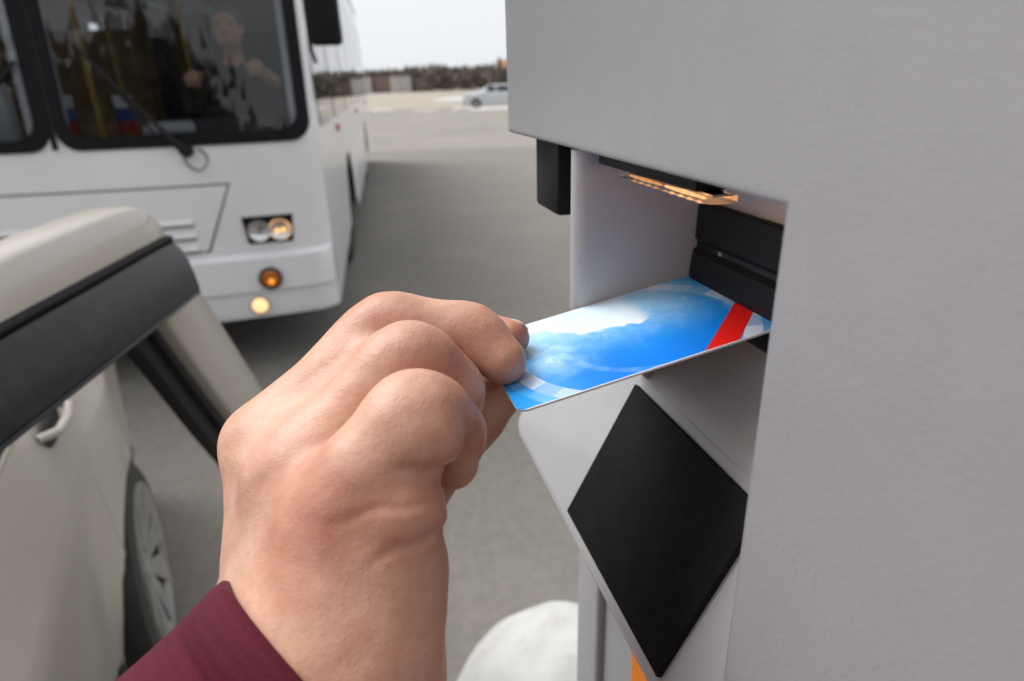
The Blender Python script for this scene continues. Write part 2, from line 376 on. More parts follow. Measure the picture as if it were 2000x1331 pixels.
# card reader: bezel with a sloping lower jaw, slot and feeler
b = MB()
sec = [(-.1165,-.0392),(-.1150,-.0392),(-.1142,-.0400),(-.1138,-.0515),(-.1150,-.0530),(-.1150,-.0552),(-.1132,-.0566),(-.1122,-.0640),(-.1126,-.0668),(-.1165,-.0668)]
us = [(.0935,0),(.1940,0),(.1962,.0006),(.1972,.0020)]
rows = []
for u_, inset in us:
    row = []
    for n_, z_ in sec:
        zc = -.053; row.append(bpt(u_, -.1165+(n_+.1165)*(1-inset*120 if inset else 1), ZB(zc+(z_-zc)*(1-inset*45))))
    rows.append(row)
v = b.grid(rows); b.bm.faces.new(v[-1]); b.bm.faces.new(list(reversed(v[0])))
reader = b.build('card_reader', M['black_plastic'], booth, 30)
b = MB(); bbox(b, .1000, .1860, -.1156, -.1149, ZB(-.0548), ZB(-.0534)); b.build('slot', M['trim_dark'], reader)
b = MB(); bbox(b, .1795, .1812, -.1150, -.1138, ZB(-.0546), ZB(-.0532), .0003); b.build('feeler', M['rim'], reader)
b = MB(); bbox(b, .0935, .1965, -.1165, -.1122, ZB(-.0760), ZB(-.0692), .0010); b.build('lower_jaw', M['black_plastic'], reader)
# sloping tray below the recess, rounded far corner, rolled lip
TL = .064626; te = Vector((0, (-.1+.0705)/TL, (-.105+.1625)/TL)); tn = Vector((0, te.z, -te.y))
def tp(u, s, h=0.0):
    o_ = Vector(bpt(u, -.0705, ZB(-.1625))); q = o_ + te*s + tn*h; return q
b = MB(); rc = .007
face = [(.0928,-.0034),(.2835-rc,-.0034)] + [(.2835-rc+rc*math.sin(a), -.0034+rc-rc*math.cos(a)) for a in [math.pi/2*k/6 for k in range(1,7)]] + [(.2835,TL),(.0928,TL)]
b.prism([tp(u, s) for u, s in face], tn*-.004, bevel=.0012, seg=3)
tray = b.build('tray', M['booth_edge'], booth, 40)
b = MB(); rows = []
for k in range(9):
    a = R(60+k*22); c0 = Vector(bpt(0, -.0722, ZB(-.1670))); 
    rows.append([c0 + Vector((u_, .0031*math.sin(a)*1.0, .0031*math.cos(a))) for u_ in (.0928, .2765)])
b.grid(rows); b.build('rolled_lip', M['booth_edge'], tray, 60)
b = MB(); bbox(b, .0930, .2832, -.38, -.1190, ZB(-.163), ZB(-.1062)); b.build('tray_support', M['booth_edge'], booth)
b = MB(); b.grid([[bpt(u_, n_, ZB(z_)) for u_ in (.0930, .1979)] for n_, z_ in ((-.0998,-.1053),(-.1022,-.1018),(-.1052,-.0985),(-.1090,-.0950),(-.1130,-.0905),(-.1160,-.0855),(-.1171,-.0800),(-.1171,-.0700))]); b.build('back_fold', M['booth_edge'], booth, 60)
b = MB(); b.grid([[bpt(u_, n_, ZB(z_)) for u_ in (.1981, .2832)] for n_, z_ in ((-.1012,-.1055),(-.1100,-.1040),(-.1300,-.1040))]); b.build('tray_top', M['booth_edge'], booth, 60)
b = MB(); b.prism([tp(.1205,.0014,.0001), tp(.2005,.0014,.0001), tp(.2005,.0605,.0001), tp(.1205,.0605,.0001)], tn*.0024, bevel=.0004, seg=2)
b.build('rubber_pad', M['black_pad'], tray, 30)
# lower column under the tray: corner post, inset panel, orange band
b = MB(); bbox(b, .0930, .2500, -.38, -.1090, .12, ZB(-.1635)); b.build('lower_panel', M['booth'], booth)
b = MB(); bbox(b, .2503, .2835, -.38, -.1045, .12, ZB(-.1635), .003, 3); b.build('corner_post', M['booth'], booth)
b = MB(); bbox(b, .1150, .2130, -.1089, -.1080, ZB(-.62), ZB(-.1645)); b.build('orange_band', M['orange'], booth)
ld = bpy.data.lights.new('recess_lamp_light', 'POINT'); ld.energy = .0045; ld.color = (1.0,.55,.28); ld.shadow_soft_size = .003
lo_ = bpy.data.objects.new('recess_lamp_light', ld); COL.objects.link(lo_); lo_.parent = lamp; lo_.location = bpt(.1430, -.0900, ZB(-.0285))
# ================================================================== white bus (local x: to the right of the picture, y: towards its rear, z up)
bus = empty('bus', (-2.224, 3.239, 0), R(10), 'white bus with black-framed two-piece windscreen facing the camera', 'bus')
HW = 1.25; BL = 11.4
def front_y(x, z):
    """front fascia: bowed in plan, rounded corners, raked above the waist, bumper proud below"""
    ax_ = min(abs(x), HW)
    y = .14*(ax_/HW)**2.5
    if ax_ > HW-.10: y += .10-math.sqrt(max(0, .10**2-(ax_-(HW-.10))**2))
    if z > 1.3: y += (z-1.3)*.10 + max(0, z-2.75)**2*1.6
    if z < .715: y -= .030*min(1, (.715-z)/.02)
    if z < .505: y += .022*min(1, (.505-z)/.02)
    if z < .38: y += (.38-z)*.25
    return y
def fp(x, z, off=0.0): return (x, front_y(x, z)-off, z)
def sidex(z):
    return HW - (max(0, z-1.35)*.035) - max(0, z-2.8)**2*1.2 - max(0,.55-z)*.06
xs = sorted({round(v, 4) for v in list(np.linspace(-1.15,1.15,33))+[-1.13,-.075,.0,.115,1.13]+[s*(HW-.10+.10*math.sin(R(a))) for s in (-1,1) for a in (15,30,45,60,75,88)]})
zs_low = [.345,.36,.38,.44,.49,.505,.53,.6,.69,.70,.715,.72,.80,.95,1.10,1.25,1.335]
zs_up = [2.42,2.5,2.6,2.7,2.8,2.88,2.95,3.0]
b = MB()
b.grid([[fp(x, z) for x in xs] for z in zs_low])                                     # lower front
b.grid([[fp(x, z) for x in xs] for z in zs_up])                                      # brow above the windscreen
zmid = [1.335,1.5,1.7,1.9,2.1,2.3,2.42]
for sgn in (-1, 1):                                                                  # corner pillars beside the screen
    xp = [x for x in xs if x*sgn >= 1.129]; xp = sorted(xp)
    b.grid([[fp(x, z) for x in xp] for z in zmid])
xp = [-.075,.0,.115]; b.grid([[fp(x, z) for x in xp] for z in zmid])
wheels = (2.62, 8.15); AR = .545
def side_outline(sgn, z_top):
    pts = []; y0 = .24
    ys = [y0]
    ol = [(y0,.335)]
    for yc in wheels:
        for k in range(17):
            a = math.pi-math.pi*k/16; zz = .46+AR*math.sin(a)
            ol.append((yc+AR*math.cos(a), max(zz, .335)))
    ol += [(BL,.345),(BL,z_top),(y0,z_top)]
    return ol
for sgn in (-1, 1):
    pts = [(sgn*(sidex(.8)), y, z) for y, z in side_outline(sgn, 1.345)]
    b.poly(pts)
    rows = [[(sgn*sidex(z), y, z) for y in (.24, BL)] for z in (1.345, 1.42)]; 
    b.grid([[ (sgn*sidex(z), y, z) for y in (.24, .38)] for z in (1.345,1.6,2.0,2.4,2.62)])
    b.grid([[ (sgn*sidex(z), y, z) for y in (.24, BL)] for z in (2.60,2.7,2.8,2.88,2.95,3.0)])
    b.grid([[ (sgn*sidex(z), y, z) for y in (BL-.25, BL)] for z in (1.345,2.0,2.62)])
b.grid([[(sidex(3.0)*t_, y, 3.0+.07*(1-t_*t_)) for t_ in np.linspace(-1,1,9)] for y in (.52,.6,2,5,8,BL)])
b.poly([(-HW+.03,BL,.32),(HW-.03,BL,.32),(HW-.03,BL,1.4),(-HW+.03,BL,1.4)]); b.poly([(-HW+.03,BL,1.9),(HW-.03,BL,1.9),(HW-.06,BL,3.0),(-HW+.06,BL,3.0)])
b.build('body', M['bus_white'], bus, 30)
# underside, wheel housings, floor
b = MB(); b.box((-1.20,.35,.36),(1.20,BL-.1,.42)); b.build('underside', M['bus_dark'], bus, 0)
for yc in wheels:
    for sgn in (-1, 1):
        b = MB(); rows = []
        for k in range(17):
            a = math.pi*k/16; rows.append([(sgn*(HW-.012), yc-(AR+.01)*math.cos(a), .46+(AR+.01)*math.sin(a)), (sgn*.75, yc-(AR+.01)*math.cos(a), .46+(AR+.01)*math.sin(a))])
        b.grid(rows); b.build('wheel_housing', M['bus_dark'], bus)
for yc in wheels:
    for sgn in (-1, 1):
        b = MB(); b.lathe([(.26,-.13),(.40,-.135),(.455,-.11),(.475,-.05),(.475,.05),(.455,.11),(.40,.135),(.26,.13)], (sgn*1.075, yc, .475), (1,0,0), 40)
        w_ = b.build('tyre', M['tyre'], bus)
        b = MB(); b.lathe([(.001,.05),(.10,.055),(.11,.02),(.20,-.005),(.245,.06),(.27,.10)], (sgn*1.075, yc, .475), (sgn,0,0), 32); rm = b.build('rim', M['rim'], w_)
        for k in range(10):
            a = 2*math.pi*k/10; b = MB(); b.lathe([(.012,0),(.012,.03),(.001,.032)], (sgn*1.085, yc+.155*math.cos(a), .475+.155*math.sin(a)), (sgn,0,0), 6); b.build('wheel_nut', M['chrome'], rm)
# windscreen: two panes in black frames with rounded corners
def rrect(x0, x1, z0, z1, r_, n=8, lean=0.0):
    out = []
    for cx, cz, a0 in ((x1-r_, z0+r_, -90), (x1-r_, z1-r_, 0), (x0+r_, z1-r_, 90), (x0+r_, z0+r_, 180)):
        for k in range(n+1):
            a = R(a0+90*k/n); out.append((cx+r_*math.cos(a), cz+r_*math.sin(a)))
    # subdivide the long straights so that the frame follows the bowed front
    res = []
    for i in range(len(out)):
        (xa, za), (xb_, zb) = out[i], out[(i+1) % len(out)]; d = math.hypot(xb_-xa, zb-za); m_ = max(1, int(d/.10))
        for k in range(m_): res.append((xa+(xb_-xa)*k/m_, za+(zb-za)*k/m_))
    return [(x+lean*(z-1.3), z) for x, z in res]
for (x0, x1, rl) in ((.050, 1.222, .10), (-1.215, .022, .10)):
    so_ = rrect(x0, x1, 1.292, 2.50, rl); x_c, z_c = (x0+x1)/2, 1.9
    fw = .058
    si = [(x0+fw+(x-x0)*(x1-x0-2*fw)/(x1-x0), 1.292+fw+(z-1.292)*(2.50-1.292-2*fw)/(2.50-1.292)) for x, z in so_]
    b = MB(); b.grid([[fp(x, z, -.004) for x, z in so_], [fp(x, z, .010) for x, z in so_], [fp(x, z, .012) for x, z in si], [fp(x, z, .004) for x, z in si]], close=True)
    fr_ = b.build('window_frame', M['gasket'], bus, 50)
    gx = np.linspace(x0+fw-.01, x1-fw+.01, 15); gz = np.linspace(1.292+fw-.01, 2.50-fw+.01, 9)
    b = MB(); b.grid([[fp(x, z, .006) for x in gx] for z in gz]); b.build('windscreen', M['windscreen'], bus, 80)
# centre bar between the panes
b = MB(); b.grid([[fp(x, z, .0135) for x in (.0225, .036, .0495)] for z in np.linspace(1.30, 2.5, 9)]); b.build('centre_bar', M['gasket'], bus)
# service flap with rounded groove, louvres
fl_o = [(-.79,1.100),(.79,1.100),(.633,.742),(-.633,.742)]
def plate(outline, off0, off1, name, mat_, parent, shrink=0.0, n=14):
    (xa, za), (xb_, zb), (xc, zc), (xd, zd) = outline
    rows = []
    for i in range(7):
        t_ = i/6; l = xa+(xd-xa)*t_; r_ = xb_+(xc-xb_)*t_; z = za+(zd-za)*t_
        rows.append([(l+(r_-l)*k/n, z) for k in range(n+1)])
    b = MB(); f_ = b.grid([[fp(x, z, off1) for x, z in row] for row in rows])
    ring_ = rows[0] + [r_[-1] for r_ in rows[1:]] + list(reversed(rows[-1]))[1:] + [r_[0] for r_ in reversed(rows)][1:-1]
    b.grid([[fp(x, z, off0) for x, z in ring_], [fp(x, z, off1) for x, z in ring_]], close=True)
    return b.build(name, mat_, parent, 30)
plate(fl_o, -.002, .002, 'flap_gap', M['bus_gap'], bus)
flap = plate([(-.776,1.089),(.776,1.089),(.622,.752),(-.622,.752)], .001, .008, 'service_flap', M['bus_white'], bus)
for z in (.905, .835, .765):
    rows = []
    for zz, o_ in ((z+.020,.009),(z+.006,.024),(z-.004,.024),(z-.012,.009)):
        rows.append([fp(x, zz, o_) for x in np.linspace(-.58,.58,21)])
    b = MB(); b.grid(rows); b.build('louvre', M['bus_white'], flap, 30)
    b = MB(); b.grid([[fp(x, zz, .0095) for x in np.linspace(-.58,.58,21)] for zz in (z-.012, z-.022)]); b.build('louvre_gap', M['bus_gap'], flap, 0)
# headlights, indicators, fog lamps on both sides
for sgn in (1, -1):
    q = lambda x, z, o_=0.0: fp(sgn*x, z, o_)
    b = MB(); oo = [(.812,.915),(1.070,.912),(1.055,.764),(.828,.770)]
    b.poly([q(x, z, .006) for x, z in oo]); b.grid([[q(x, z, .006) for x, z in oo], [q(x, z, -.02) for x, z in oo]], close=True)
    hl = b.build('headlight', M['gasket'], bus, 0)
    for (cx, cz, r_, mtl) in ((.893,.840,.054,'chrome'), (.997,.838,.054,'chrome')):
        b = MB(); b.lathe([(.001,.0),(.02,.001),(.04,.006),(.055,.016),(r_+.004,.020),(r_+.004,-.01)], q(cx, cz, .008), (sgn*.12,-1,0), 28); rf = b.build('reflector', M[mtl], hl)
    for cx, cz in ((.985,.828),(1.010,.832)):
        b = MB(); b.lathe([(.0005,.0),(.009,.004),(.011,.010),(.008,.016),(.0005,.018)], q(cx, cz, .012), (sgn*.12,-1,0), 12); b.build('bulb', M['lamp_glow'], hl)
    b = MB(); oi = [(.826,.903),(1.056,.900),(1.044,.776),(.838,.782)]
    b.poly([q(x, z, .036) for x, z in oi]); b.grid([[q(x, z, .036) for x, z in oi], [q(x, z, .007) for x, z in oi]], close=True); b.build('lens', M['clear_lens'], hl, 0)
    b = MB(); b.lathe([(.062,-.02),(.062,.008),(.054,.012),(.050,.004)], q(.913,.575,.012), (sgn*.12,-1,0), 28); ind = b.build('indicator', M['gasket'], bus)
    b = MB(); b.lathe([(.052,.002),(.048,.012),(.03,.019),(.001,.021)], q(.913,.575,.012), (sgn*.12,-1,0), 28); b.build('lens', M['amber_lens'], ind)
    b = MB(); b.lathe([(.020,.018),(.012,.024),(.001,.026)], q(.915,.563,.012), (sgn*.12,-1,0), 14); b.build('bulb', M['amber_glow'], ind)
    b = MB(); b.lathe([(.052,-.02),(.052,.006),(.046,.010),(.044,.002)], q(.829,.420,.006), (sgn*.1,-1,0), 28); fg = b.build('fog_lamp', M['bus_gap'], bus)
    b = MB(); b.lathe([(.045,.002),(.038,.010),(.02,.015),(.001,.016)], q(.829,.420,.006), (sgn*.1,-1,0), 28); b.build('lens', M['fog_glow'], fg)
# wiper with hose, parked upright on the right pane
b = MB(); b.lathe([(.032,-.01),(.032,.035),(.026,.045),(.001,.047)], fp(.620,1.270,0), (0,-1,.1), 20)
b.tube([fp(.620,1.272,.045), fp(.60,1.30,.058), fp(.545,1.37,.060), fp(.44,1.50,.050), fp(.33,1.63,.045)], [.016,.018,.013,.009,.008], 8)
b.tube([fp(.640,1.255,.035), fp(.585,1.315,.044)], [.028,.022], 8)
wp = b.build('wiper_arm', M['black_rubber'], bus)
b = MB(); b.tube([fp(.215,1.765,.026), fp(.33,1.63,.030), fp(.43,1.46,.027), fp(.50,1.345,.024)], [.007,.011,.011,.007], 8); b.build('wiper_blade', M['black_rubber'], wp)
b = MB(); pts = [fp(.63+.052*math.sin(R(a))+.03, 1.215-.052*math.cos(R(a))+.01, .03+.02*math.sin(R(a)*2)) for a in range(-150, 175, 15)]; b.tube(pts, .0052, 6); b.build('washer_hose', M['bus_gap'], wp)
b = MB(); b.lathe([(.032,-.01),(.032,.035),(.026,.045),(.001,.047)], fp(-.560,1.270,0), (0,-1,.1), 20)
b.tube([fp(-.56,1.272,.045), fp(-.50,1.36,.060), fp(-.30,1.5,.05), fp(-.12,1.62,.045)], [.016,.016,.009,.008], 8); wq = b.build('wiper_arm', M['black_rubber'], bus)
b = MB(); b.tube([fp(-.04,1.70,.026), fp(-.12,1.62,.030), fp(-.40,1.36,.024)], [.007,.011,.007], 8); b.build('wiper_blade', M['black_rubber'], wq)
# side mirrors on arms
for sgn in (1, -1):
    b = MB(); b.box((sgn*1.305,-.16,1.735),(sgn*1.455,-.06,2.22), .022, 3); mir = b.build('side_mirror', M['black_plastic'], bus)
    b = MB(); b.poly([(sgn*x, -.056, z) for x, z in ((1.325,1.76),(1.435,1.76),(1.435,2.2),(1.325,2.2))]); b.build('mirror_glass', M['chrome'], mir, 0)
    b = MB(); b.tube([(sgn*1.19,.30,2.58),(sgn*1.27,.05,2.56),(sgn*1.33,-.09,2.42),(sgn*1.34,-.10,2.20)], .016, 8); b.tube([(sgn*1.295,-.06,2.2),(sgn*1.30,-.07,1.72),(sgn*1.315,-.08,1.66)], .010, 8); b.build('mirror_arm', M['black_plastic'], mir)
# side windows and marker lights
ys = [.40,1.55,3.05,4.6,6.15,7.7,9.25,10.75]
for sgn in (1, -1):
    for i in range(len(ys)-1):
        y0, y1 = ys[i]+.02, ys[i+1]-.02; zb_ = 1.30 if i else 1.33
        b = MB(); b.grid([[(sgn*(sidex(z)+.004), y, z) for y in (y0, y1)] for z in (1.34, 1.8, 2.2, 2.605)]); b.build('side_window', M['bus_side_pane'], bus, 80)
        b = MB(); b.grid([[(sgn*(sidex(z)+.006), y, z) for y in (y1, y1+.04)] for z in (1.34, 1.8, 2.2, 2.605)]); b.build('window_pillar', M['gasket'], bus, 80)
    for yy in (1.75, 5.3, 9.6):
        b = MB(); b.box((sgn*(HW-.002), yy-.05, 1.235), (sgn*(HW+.018), yy+.05, 1.290), .008); b.build('marker_light', M['red_lens'], bus)
    for y0, y1 in ((3.5,4.7),(4.75,5.95),(6.0,7.2)):
        b = MB(); b.box((sgn*(HW-.001), y0, .36), (sgn*(HW+.004), y1, .95), .003); b.build('locker_door', M['bus_white'], bus)
# interior: floor, dashboard, steering wheel, seats, rails, curtains, bulkhead
b = MB(); b.box((-1.2,.30,.80),(1.2,BL-.2,.86)); b.build('floor', M['dash'], bus, 0)
b = MB(); rows = [[(x, .27+.10*(abs(x)/1.2)**2.5+dy, z) for x in np.linspace(-1.15,1.15,17)] for dy, z in ((0,1.22),(.02,1.29),(.12,1.31),(.34,1.30),(.40,1.24),(.42,.86))]; b.grid(rows); b.build('dashboard', M['dash'], bus, 60)
b = MB(); rows = []
for i in range(9):
    t_ = i/8; rows.append([(x, .50+.18*math.sin(math.pi*t_)*0+.16*t_, 1.30+.12*math.sin(math.pi*min(1,t_*.8))*math.cos((x-.72)/.42*1.45)) for x in np.linspace(.30,1.12,13)])
b.grid(rows); b.build('instrument_binnacle', M['dash'], bus, 60)
b = MB(); cst = Vector((.70,.80,1.52)); nst = Vector((0,-.42,.90)).normalized(); s1 = Vector((1,0,0)); s2 = nst.cross(s1)
b.tube([cst+(s1*math.cos(2*math.pi*k/28)+s2*math.sin(2*math.pi*k/28))*.235 for k in range(29)], .015, 8, caps=False)
b.tube([cst-nst*.04-s1*.23, cst-nst*.05, cst-nst*.04+s1*.23], .016, 8); b.tube([cst-nst*.05, cst-nst*.5], .03, 8); b.build('steering_wheel', M['black_plastic'], bus)
def seat(x, y, w, mtl, h=.72):
    b = MB(); b.box((x-w/2,y-.22,1.20),(x+w/2,y+.24,1.33), .04, 3); s_ = b.build('seat', mtl, bus)
    b = MB(); b.box((x-w/2,y+.22,1.26),(x+w/2,y+.34,1.30+h), .045, 3); b.build('backrest', mtl, s_)
    b = MB(); b.box((x-w/2+.06,y-.15,.86),(x+w/2-.06,y+.15,1.199)); b.build('pedestal', M['dash'], s_)
seat(.74, 1.30, .50, M['seat'], .62)
for y in (2.3, 3.2, 4.1, 5.0):
    for x in (-.95, -.48, .48, .95): seat(x, y, .44, M['seat'] if (x+y) % 2 < 1.2 else M['seat_tan'])
for x, y in ((-.62,.95),(-.12,1.0),(.30,1.65),(-.30,2.0),(.25,2.9),(-.25,3.8)):
    b = MB(); b.tube([(x,y,.86),(x,y,2.95)], .018, 8); b.build('hand_rail', M['yellow'], bus)
b = MB(); b.box((.28,1.72,.86),(1.2,1.76,2.05)); b.build('partition', M['int_wall'], bus, 0)
for x0, x1 in ((-1.10,-.92),(.16,.26),(-.10,.0)):
    rows = [[(x0+(x1-x0)*k/12, 1.9+.03*math.sin(k*1.9), z) for k in range(13)] for z in (1.25,1.8,2.5)]
    b = MB(); b.grid(rows); b.build('curtain', M['seat_tan'], bus, 80)
for sgn in (-1, 1):
    b = MB(); b.grid([[(sgn*1.19, y, z) for y in (.45, 10.9)] for z in (.86, 1.33)]); b.build('side_trim', M['int_wall'], bus, 0)
b = MB(); b.poly([(-1.2,.4,2.9),(1.2,.4,2.9),(1.2,10.9,2.9),(-1.2,10.9,2.9)]); b.build('ceiling_trim', M['int_wall'], bus, 0)
# pennants and a paper tray on the dashboard (loose things)
bx = Vector((math.cos(R(10)), math.sin(R(10)), 0)); by = Vector((-math.sin(R(10)), math.cos(R(10)), 0)); BOv = Vector((-2.224,3.239,0))
def in_bus(x, y, z): return BOv+bx*x+by*y+Vector((0,0,z))
def pennant(x, y, z, cols, label, s=1.0):
    t_ = empty('pennant', in_bus(x, y, z), R(10), label, 'pennant', 'pennants behind the windscreen')
    b = MB(); b.tube([(0,0,0),(-.02,0,.20*s)], .004, 6); b.build('stick', M['gasket'], t_)
    for k, cc in enumerate(cols):
        zz = .19*s-.055*s*k; rows = [[(-.018+.016*j*s*.9, .004*math.sin(j*1.4+k), q) for j in range(7)] for q in (zz, zz-.052*s)]
        b = MB(); b.grid(rows); b.build('stripe', M[cc], t_, 60)
pennant(.20,.42,1.31,('white_cloth','blue_cloth','red_cloth'),'small striped pennant at the dashboard right of the centre bar',1.2)
pennant(-.10,.42,1.31,('white_cloth','blue_cloth','red_cloth'),'small striped pennant at the dashboard left of the centre bar',1.25)
b = MB(); b.box((-.13,-.10,0),(.13,.10,.035), .012, 2); o = b.build('paper_tray', M['white_cloth']); o.location = in_bus(.42,.50,1.345); o.rotation_euler = (R(8),0,R(25)); tag(o, 'white paper tray lying on the bus dashboard', 'tray')
b = MB(); b.box((-.09,-.06,0),(.09,.06,.30), .02, 2); o = b.build('canister', M['white_cloth']); o.location = in_bus(-.42,.46,1.315); o.rotation_euler = (0,0,R(15)); tag(o, 'white canister on the dashboard behind the left windscreen pane', 'canister')
# ================================================================== cars: lofted saloon bodies (local x: outward to the right flank, y: towards the rear, z up; x=0 on the centre line)
HWC = .85
def sedan(root, paint, wheel_y=(-1.25, 1.35), open_front=False):
    yr, yf = wheel_y[1]+1.0, wheel_y[0]-.82
    roof0, roof1 = wheel_y[0]+1.05, wheel_y[1]-.35          # full-height greenhouse
    scr0, scr1 = wheel_y[0]+.30, wheel_y[1]+.42             # foot of the windscreen and of the rear glass
    def top(y):
        """0 = bonnet or boot level, 1 = roof level"""
        if y <= scr0 or y >= scr1: return 0.0
        if y < roof0: t_ = (y-scr0)/(roof0-scr0)
        elif y > roof1: t_ = (scr1-y)/(scr1-roof1)
        else: return 1.0
        return t_*(2-t_) if t_ < 1 else 1.0
    def deck(y):                                            # height of bonnet, waist or boot in the middle
        if y < scr0: return .90+.10*(1-((scr0-y)/(scr0-yf))**1.6)-.14*((scr0-y)/(scr0-yf))**4
        if y > scr1: return 1.02-.06*((y-scr1)/(yr-scr1))**2
        return 1.0
    def squeeze(y):
        e = max(0, (y-(yr-.55))/.55) if y > 0 else max(0, ((yf+.6)-y)/.6); return 1-.16*e*e
    def section(y):
        t_ = top(y); dk = deck(y); flare = 0.0; zl = .20
        for wy in wheel_y:
            d = abs(y-wy)
            if d < .40: flare = max(flare, .058*math.cos(d/.40*math.pi/2)**.7)
            if d < .345: zl = max(zl, .31+math.sqrt(.345**2-d*d))
        raw = [(-.115,.20),(-.082,.24),(-.064,.34),(-.052,.50),(-.042,.66),(-.034,.76),(-.024,.838),(-.027,.852),(-.046,.93),(-.066,min(1.0,dk)),(-.072,min(1.005,dk+.004))]
        pts = []
        for dx, z in raw:
            zz = min(max(z, zl), dk+.004); fl = flare*max(0, 1-abs(zz-zl)/.26)
            pts.append(((HWC+dx+fl)*squeeze(y), zz))
        x_b = (HWC-.072)*squeeze(y)
        for s_ in (.25,.5,.75,1.0):                          # side glass up to the cant rail
            pts.append((x_b-(.165*s_)*t_-.10*s_*(1-t_), dk+.006+(.37*s_)*t_+.012*s_*(1-t_)))
        x_r = pts[-1][0]; z_r = pts[-1][1]
        for s_ in (.06,.15,.4,.7,1.0):
            pts.append((x_r*(1-s_), z_r+(.058*math.sin(s_*math.pi/2)**.8)*(.35+.65*t_)))
        return pts
    st = sorted({round(v, 4) for v in list(np.linspace(yf, yr, 46))+[wy+d for wy in wheel_y for d in (-.40,-.36,-.35,-.33,-.30,-.25,-.2,-.1,0,.1,.2,.25,.30,.33,.35,.36,.40)]+[roof0,roof1,scr0,scr1]})
    secs = {y: section(y) for y in st}
    b = MB()
    for sgn in (1, -1):
        ys_ = st
        if open_front and sgn == 1:
            fr0, fr1 = open_front
            for seg in ([y for y in st if y <= fr0], [y for y in st if y >= fr1]):
                b.grid([[(sgn*x, y, z) for x, z in secs[y]] for y in seg])
            mid = [max([y for y in st if y <= fr0])]+[y for y in st if fr0 < y < fr1]+[min([y for y in st if y >= fr1])]
            b.grid([[(sgn*x, y, z) for x, z in secs[y][:3]] for y in mid]); b.grid([[(sgn*x, y, z) for x, z in secs[y][14:]] for y in mid])
        else: b.grid([[(sgn*x, y, z) for x, z in secs[y]] for y in st])
    for y in (st[0], st[-1]):
        s_ = secs[y]; b.poly([(x, y, z) for x, z in s_]+[(-x, y, z) for x, z in reversed(s_[:-1])])
    bmesh.ops.remove_doubles(b.bm, verts=b.bm.verts[:], dist=.0008)
    body = b.build('body', paint, root, 38)
    def patch(name, y0, y1, i0, i1, off, material, parent, sgn=1, n=14):
        b = MB(); rows = []
        for y in np.linspace(y0, y1, n):
            s_ = section(y); rows.append([(sgn*(x+off), y, z+off*.3) for x, z in s_[i0:i1+1]])
        b.grid(rows); return b.build(name, material, parent, 60)
    b = MB(); b.box((-.70, yf+.3, .22), (.70, yr-.3, .30)); b.build('floor_pan', M['trim_dark'], root, 0)
    for wy in wheel_y:
        for sgn in (1, -1):
            b = MB(); rows = []
            for k in range(15):
                a = math.pi*k/14; rows.append([(sgn*(HWC-.03), wy-.347*math.cos(a), .31+.347*math.sin(a)), (sgn*.55, wy-.347*math.cos(a), .31+.347*math.sin(a))])
            b.grid(rows); b.poly([r_[1] for r_ in rows]); b.build('wheel_housing', M['trim_dark'], root)
            ctr = (sgn*(HWC-.085), wy, .309)
            b = MB(); b.lathe([(.20,-.085),(.265,-.095),(.290,-.085),(.300,-.06),(.300,.055),(.292,.076),(.270,.086),(.232,.082)], ctr, (sgn,0,0), 44); w_ = b.build('tyre', M['tyre'], root)
            b = MB(); b.lathe([(.001,.066),(.03,.066),(.045,.060),(.06,.050)], ctr, (sgn,0,0), 24); b.lathe([(.195,.072),(.215,.086),(.236,.089),(.240,.05)], ctr, (sgn,0,0), 40); b.lathe([(.001,.028),(.18,.030),(.235,.02)], ctr, (sgn,0,0), 30)
            rm = b.build('rim', M['rim'], w_)
            for k in range(9):
                a = 2*math.pi*k/9; d = Vector((0, math.cos(a), math.sin(a))); t_ = Vector((0, -math.sin(a), math.cos(a))); c0 = Vector(ctr)+Vector((sgn*.052,0,0))
                b = MB(); b.prism([c0+d*.05+t_*.020, c0+d*.20+t_*.044+Vector((sgn*.022,0,0)), c0+d*.20-t_*.044+Vector((sgn*.022,0,0)), c0+d*.05-t_*.020], (sgn*.012,0,0)); b.build('spoke', M['rim'], rm, 0)
    return section, patch, dict(yr=yr, yf=yf, roof0=roof0, roof1=roof1, scr0=scr0, scr1=scr1)

# ---- the beige car the arm comes from, its front door standing ajar
CAR_O = (-1.14, .40)       # centre line offset, along-axis origin
co = Vector((.8988, .4384, 0)); ca = Vector((-.4384, .8988, 0))
own = empty('parked_car', co*CAR_O[0]+ca*CAR_O[1], R(26), 'beige saloon car at the left with its door standing ajar', 'car')
section, patch, cd = sedan(own, M['car_beige'], (-1.245, 1.355), open_front=(-.58, .30))
rd = patch('rear_door', .33, 1.10, 3, 9, .0035, M['car_beige'], own)
for (y0, y1) in ((.3255,.331),(1.101,1.1065)):
    patch('door_gap', y0, y1, 2, 9, .0012, M['trim_dark'], own, n=3)
patch('rear_side_window', .36, 1.02, 10, 13, .003, M['car_glass'], own)
patch('side_window', -.5, .26, 10, 13, .003, M['car_glass'], own, -1); patch('side_window', .36, 1.02, 10, 13, .003, M['car_glass'], own, -1)
patch('sill_strip', -.85, .99, 1, 2, .006, M['trim_dark'], own)
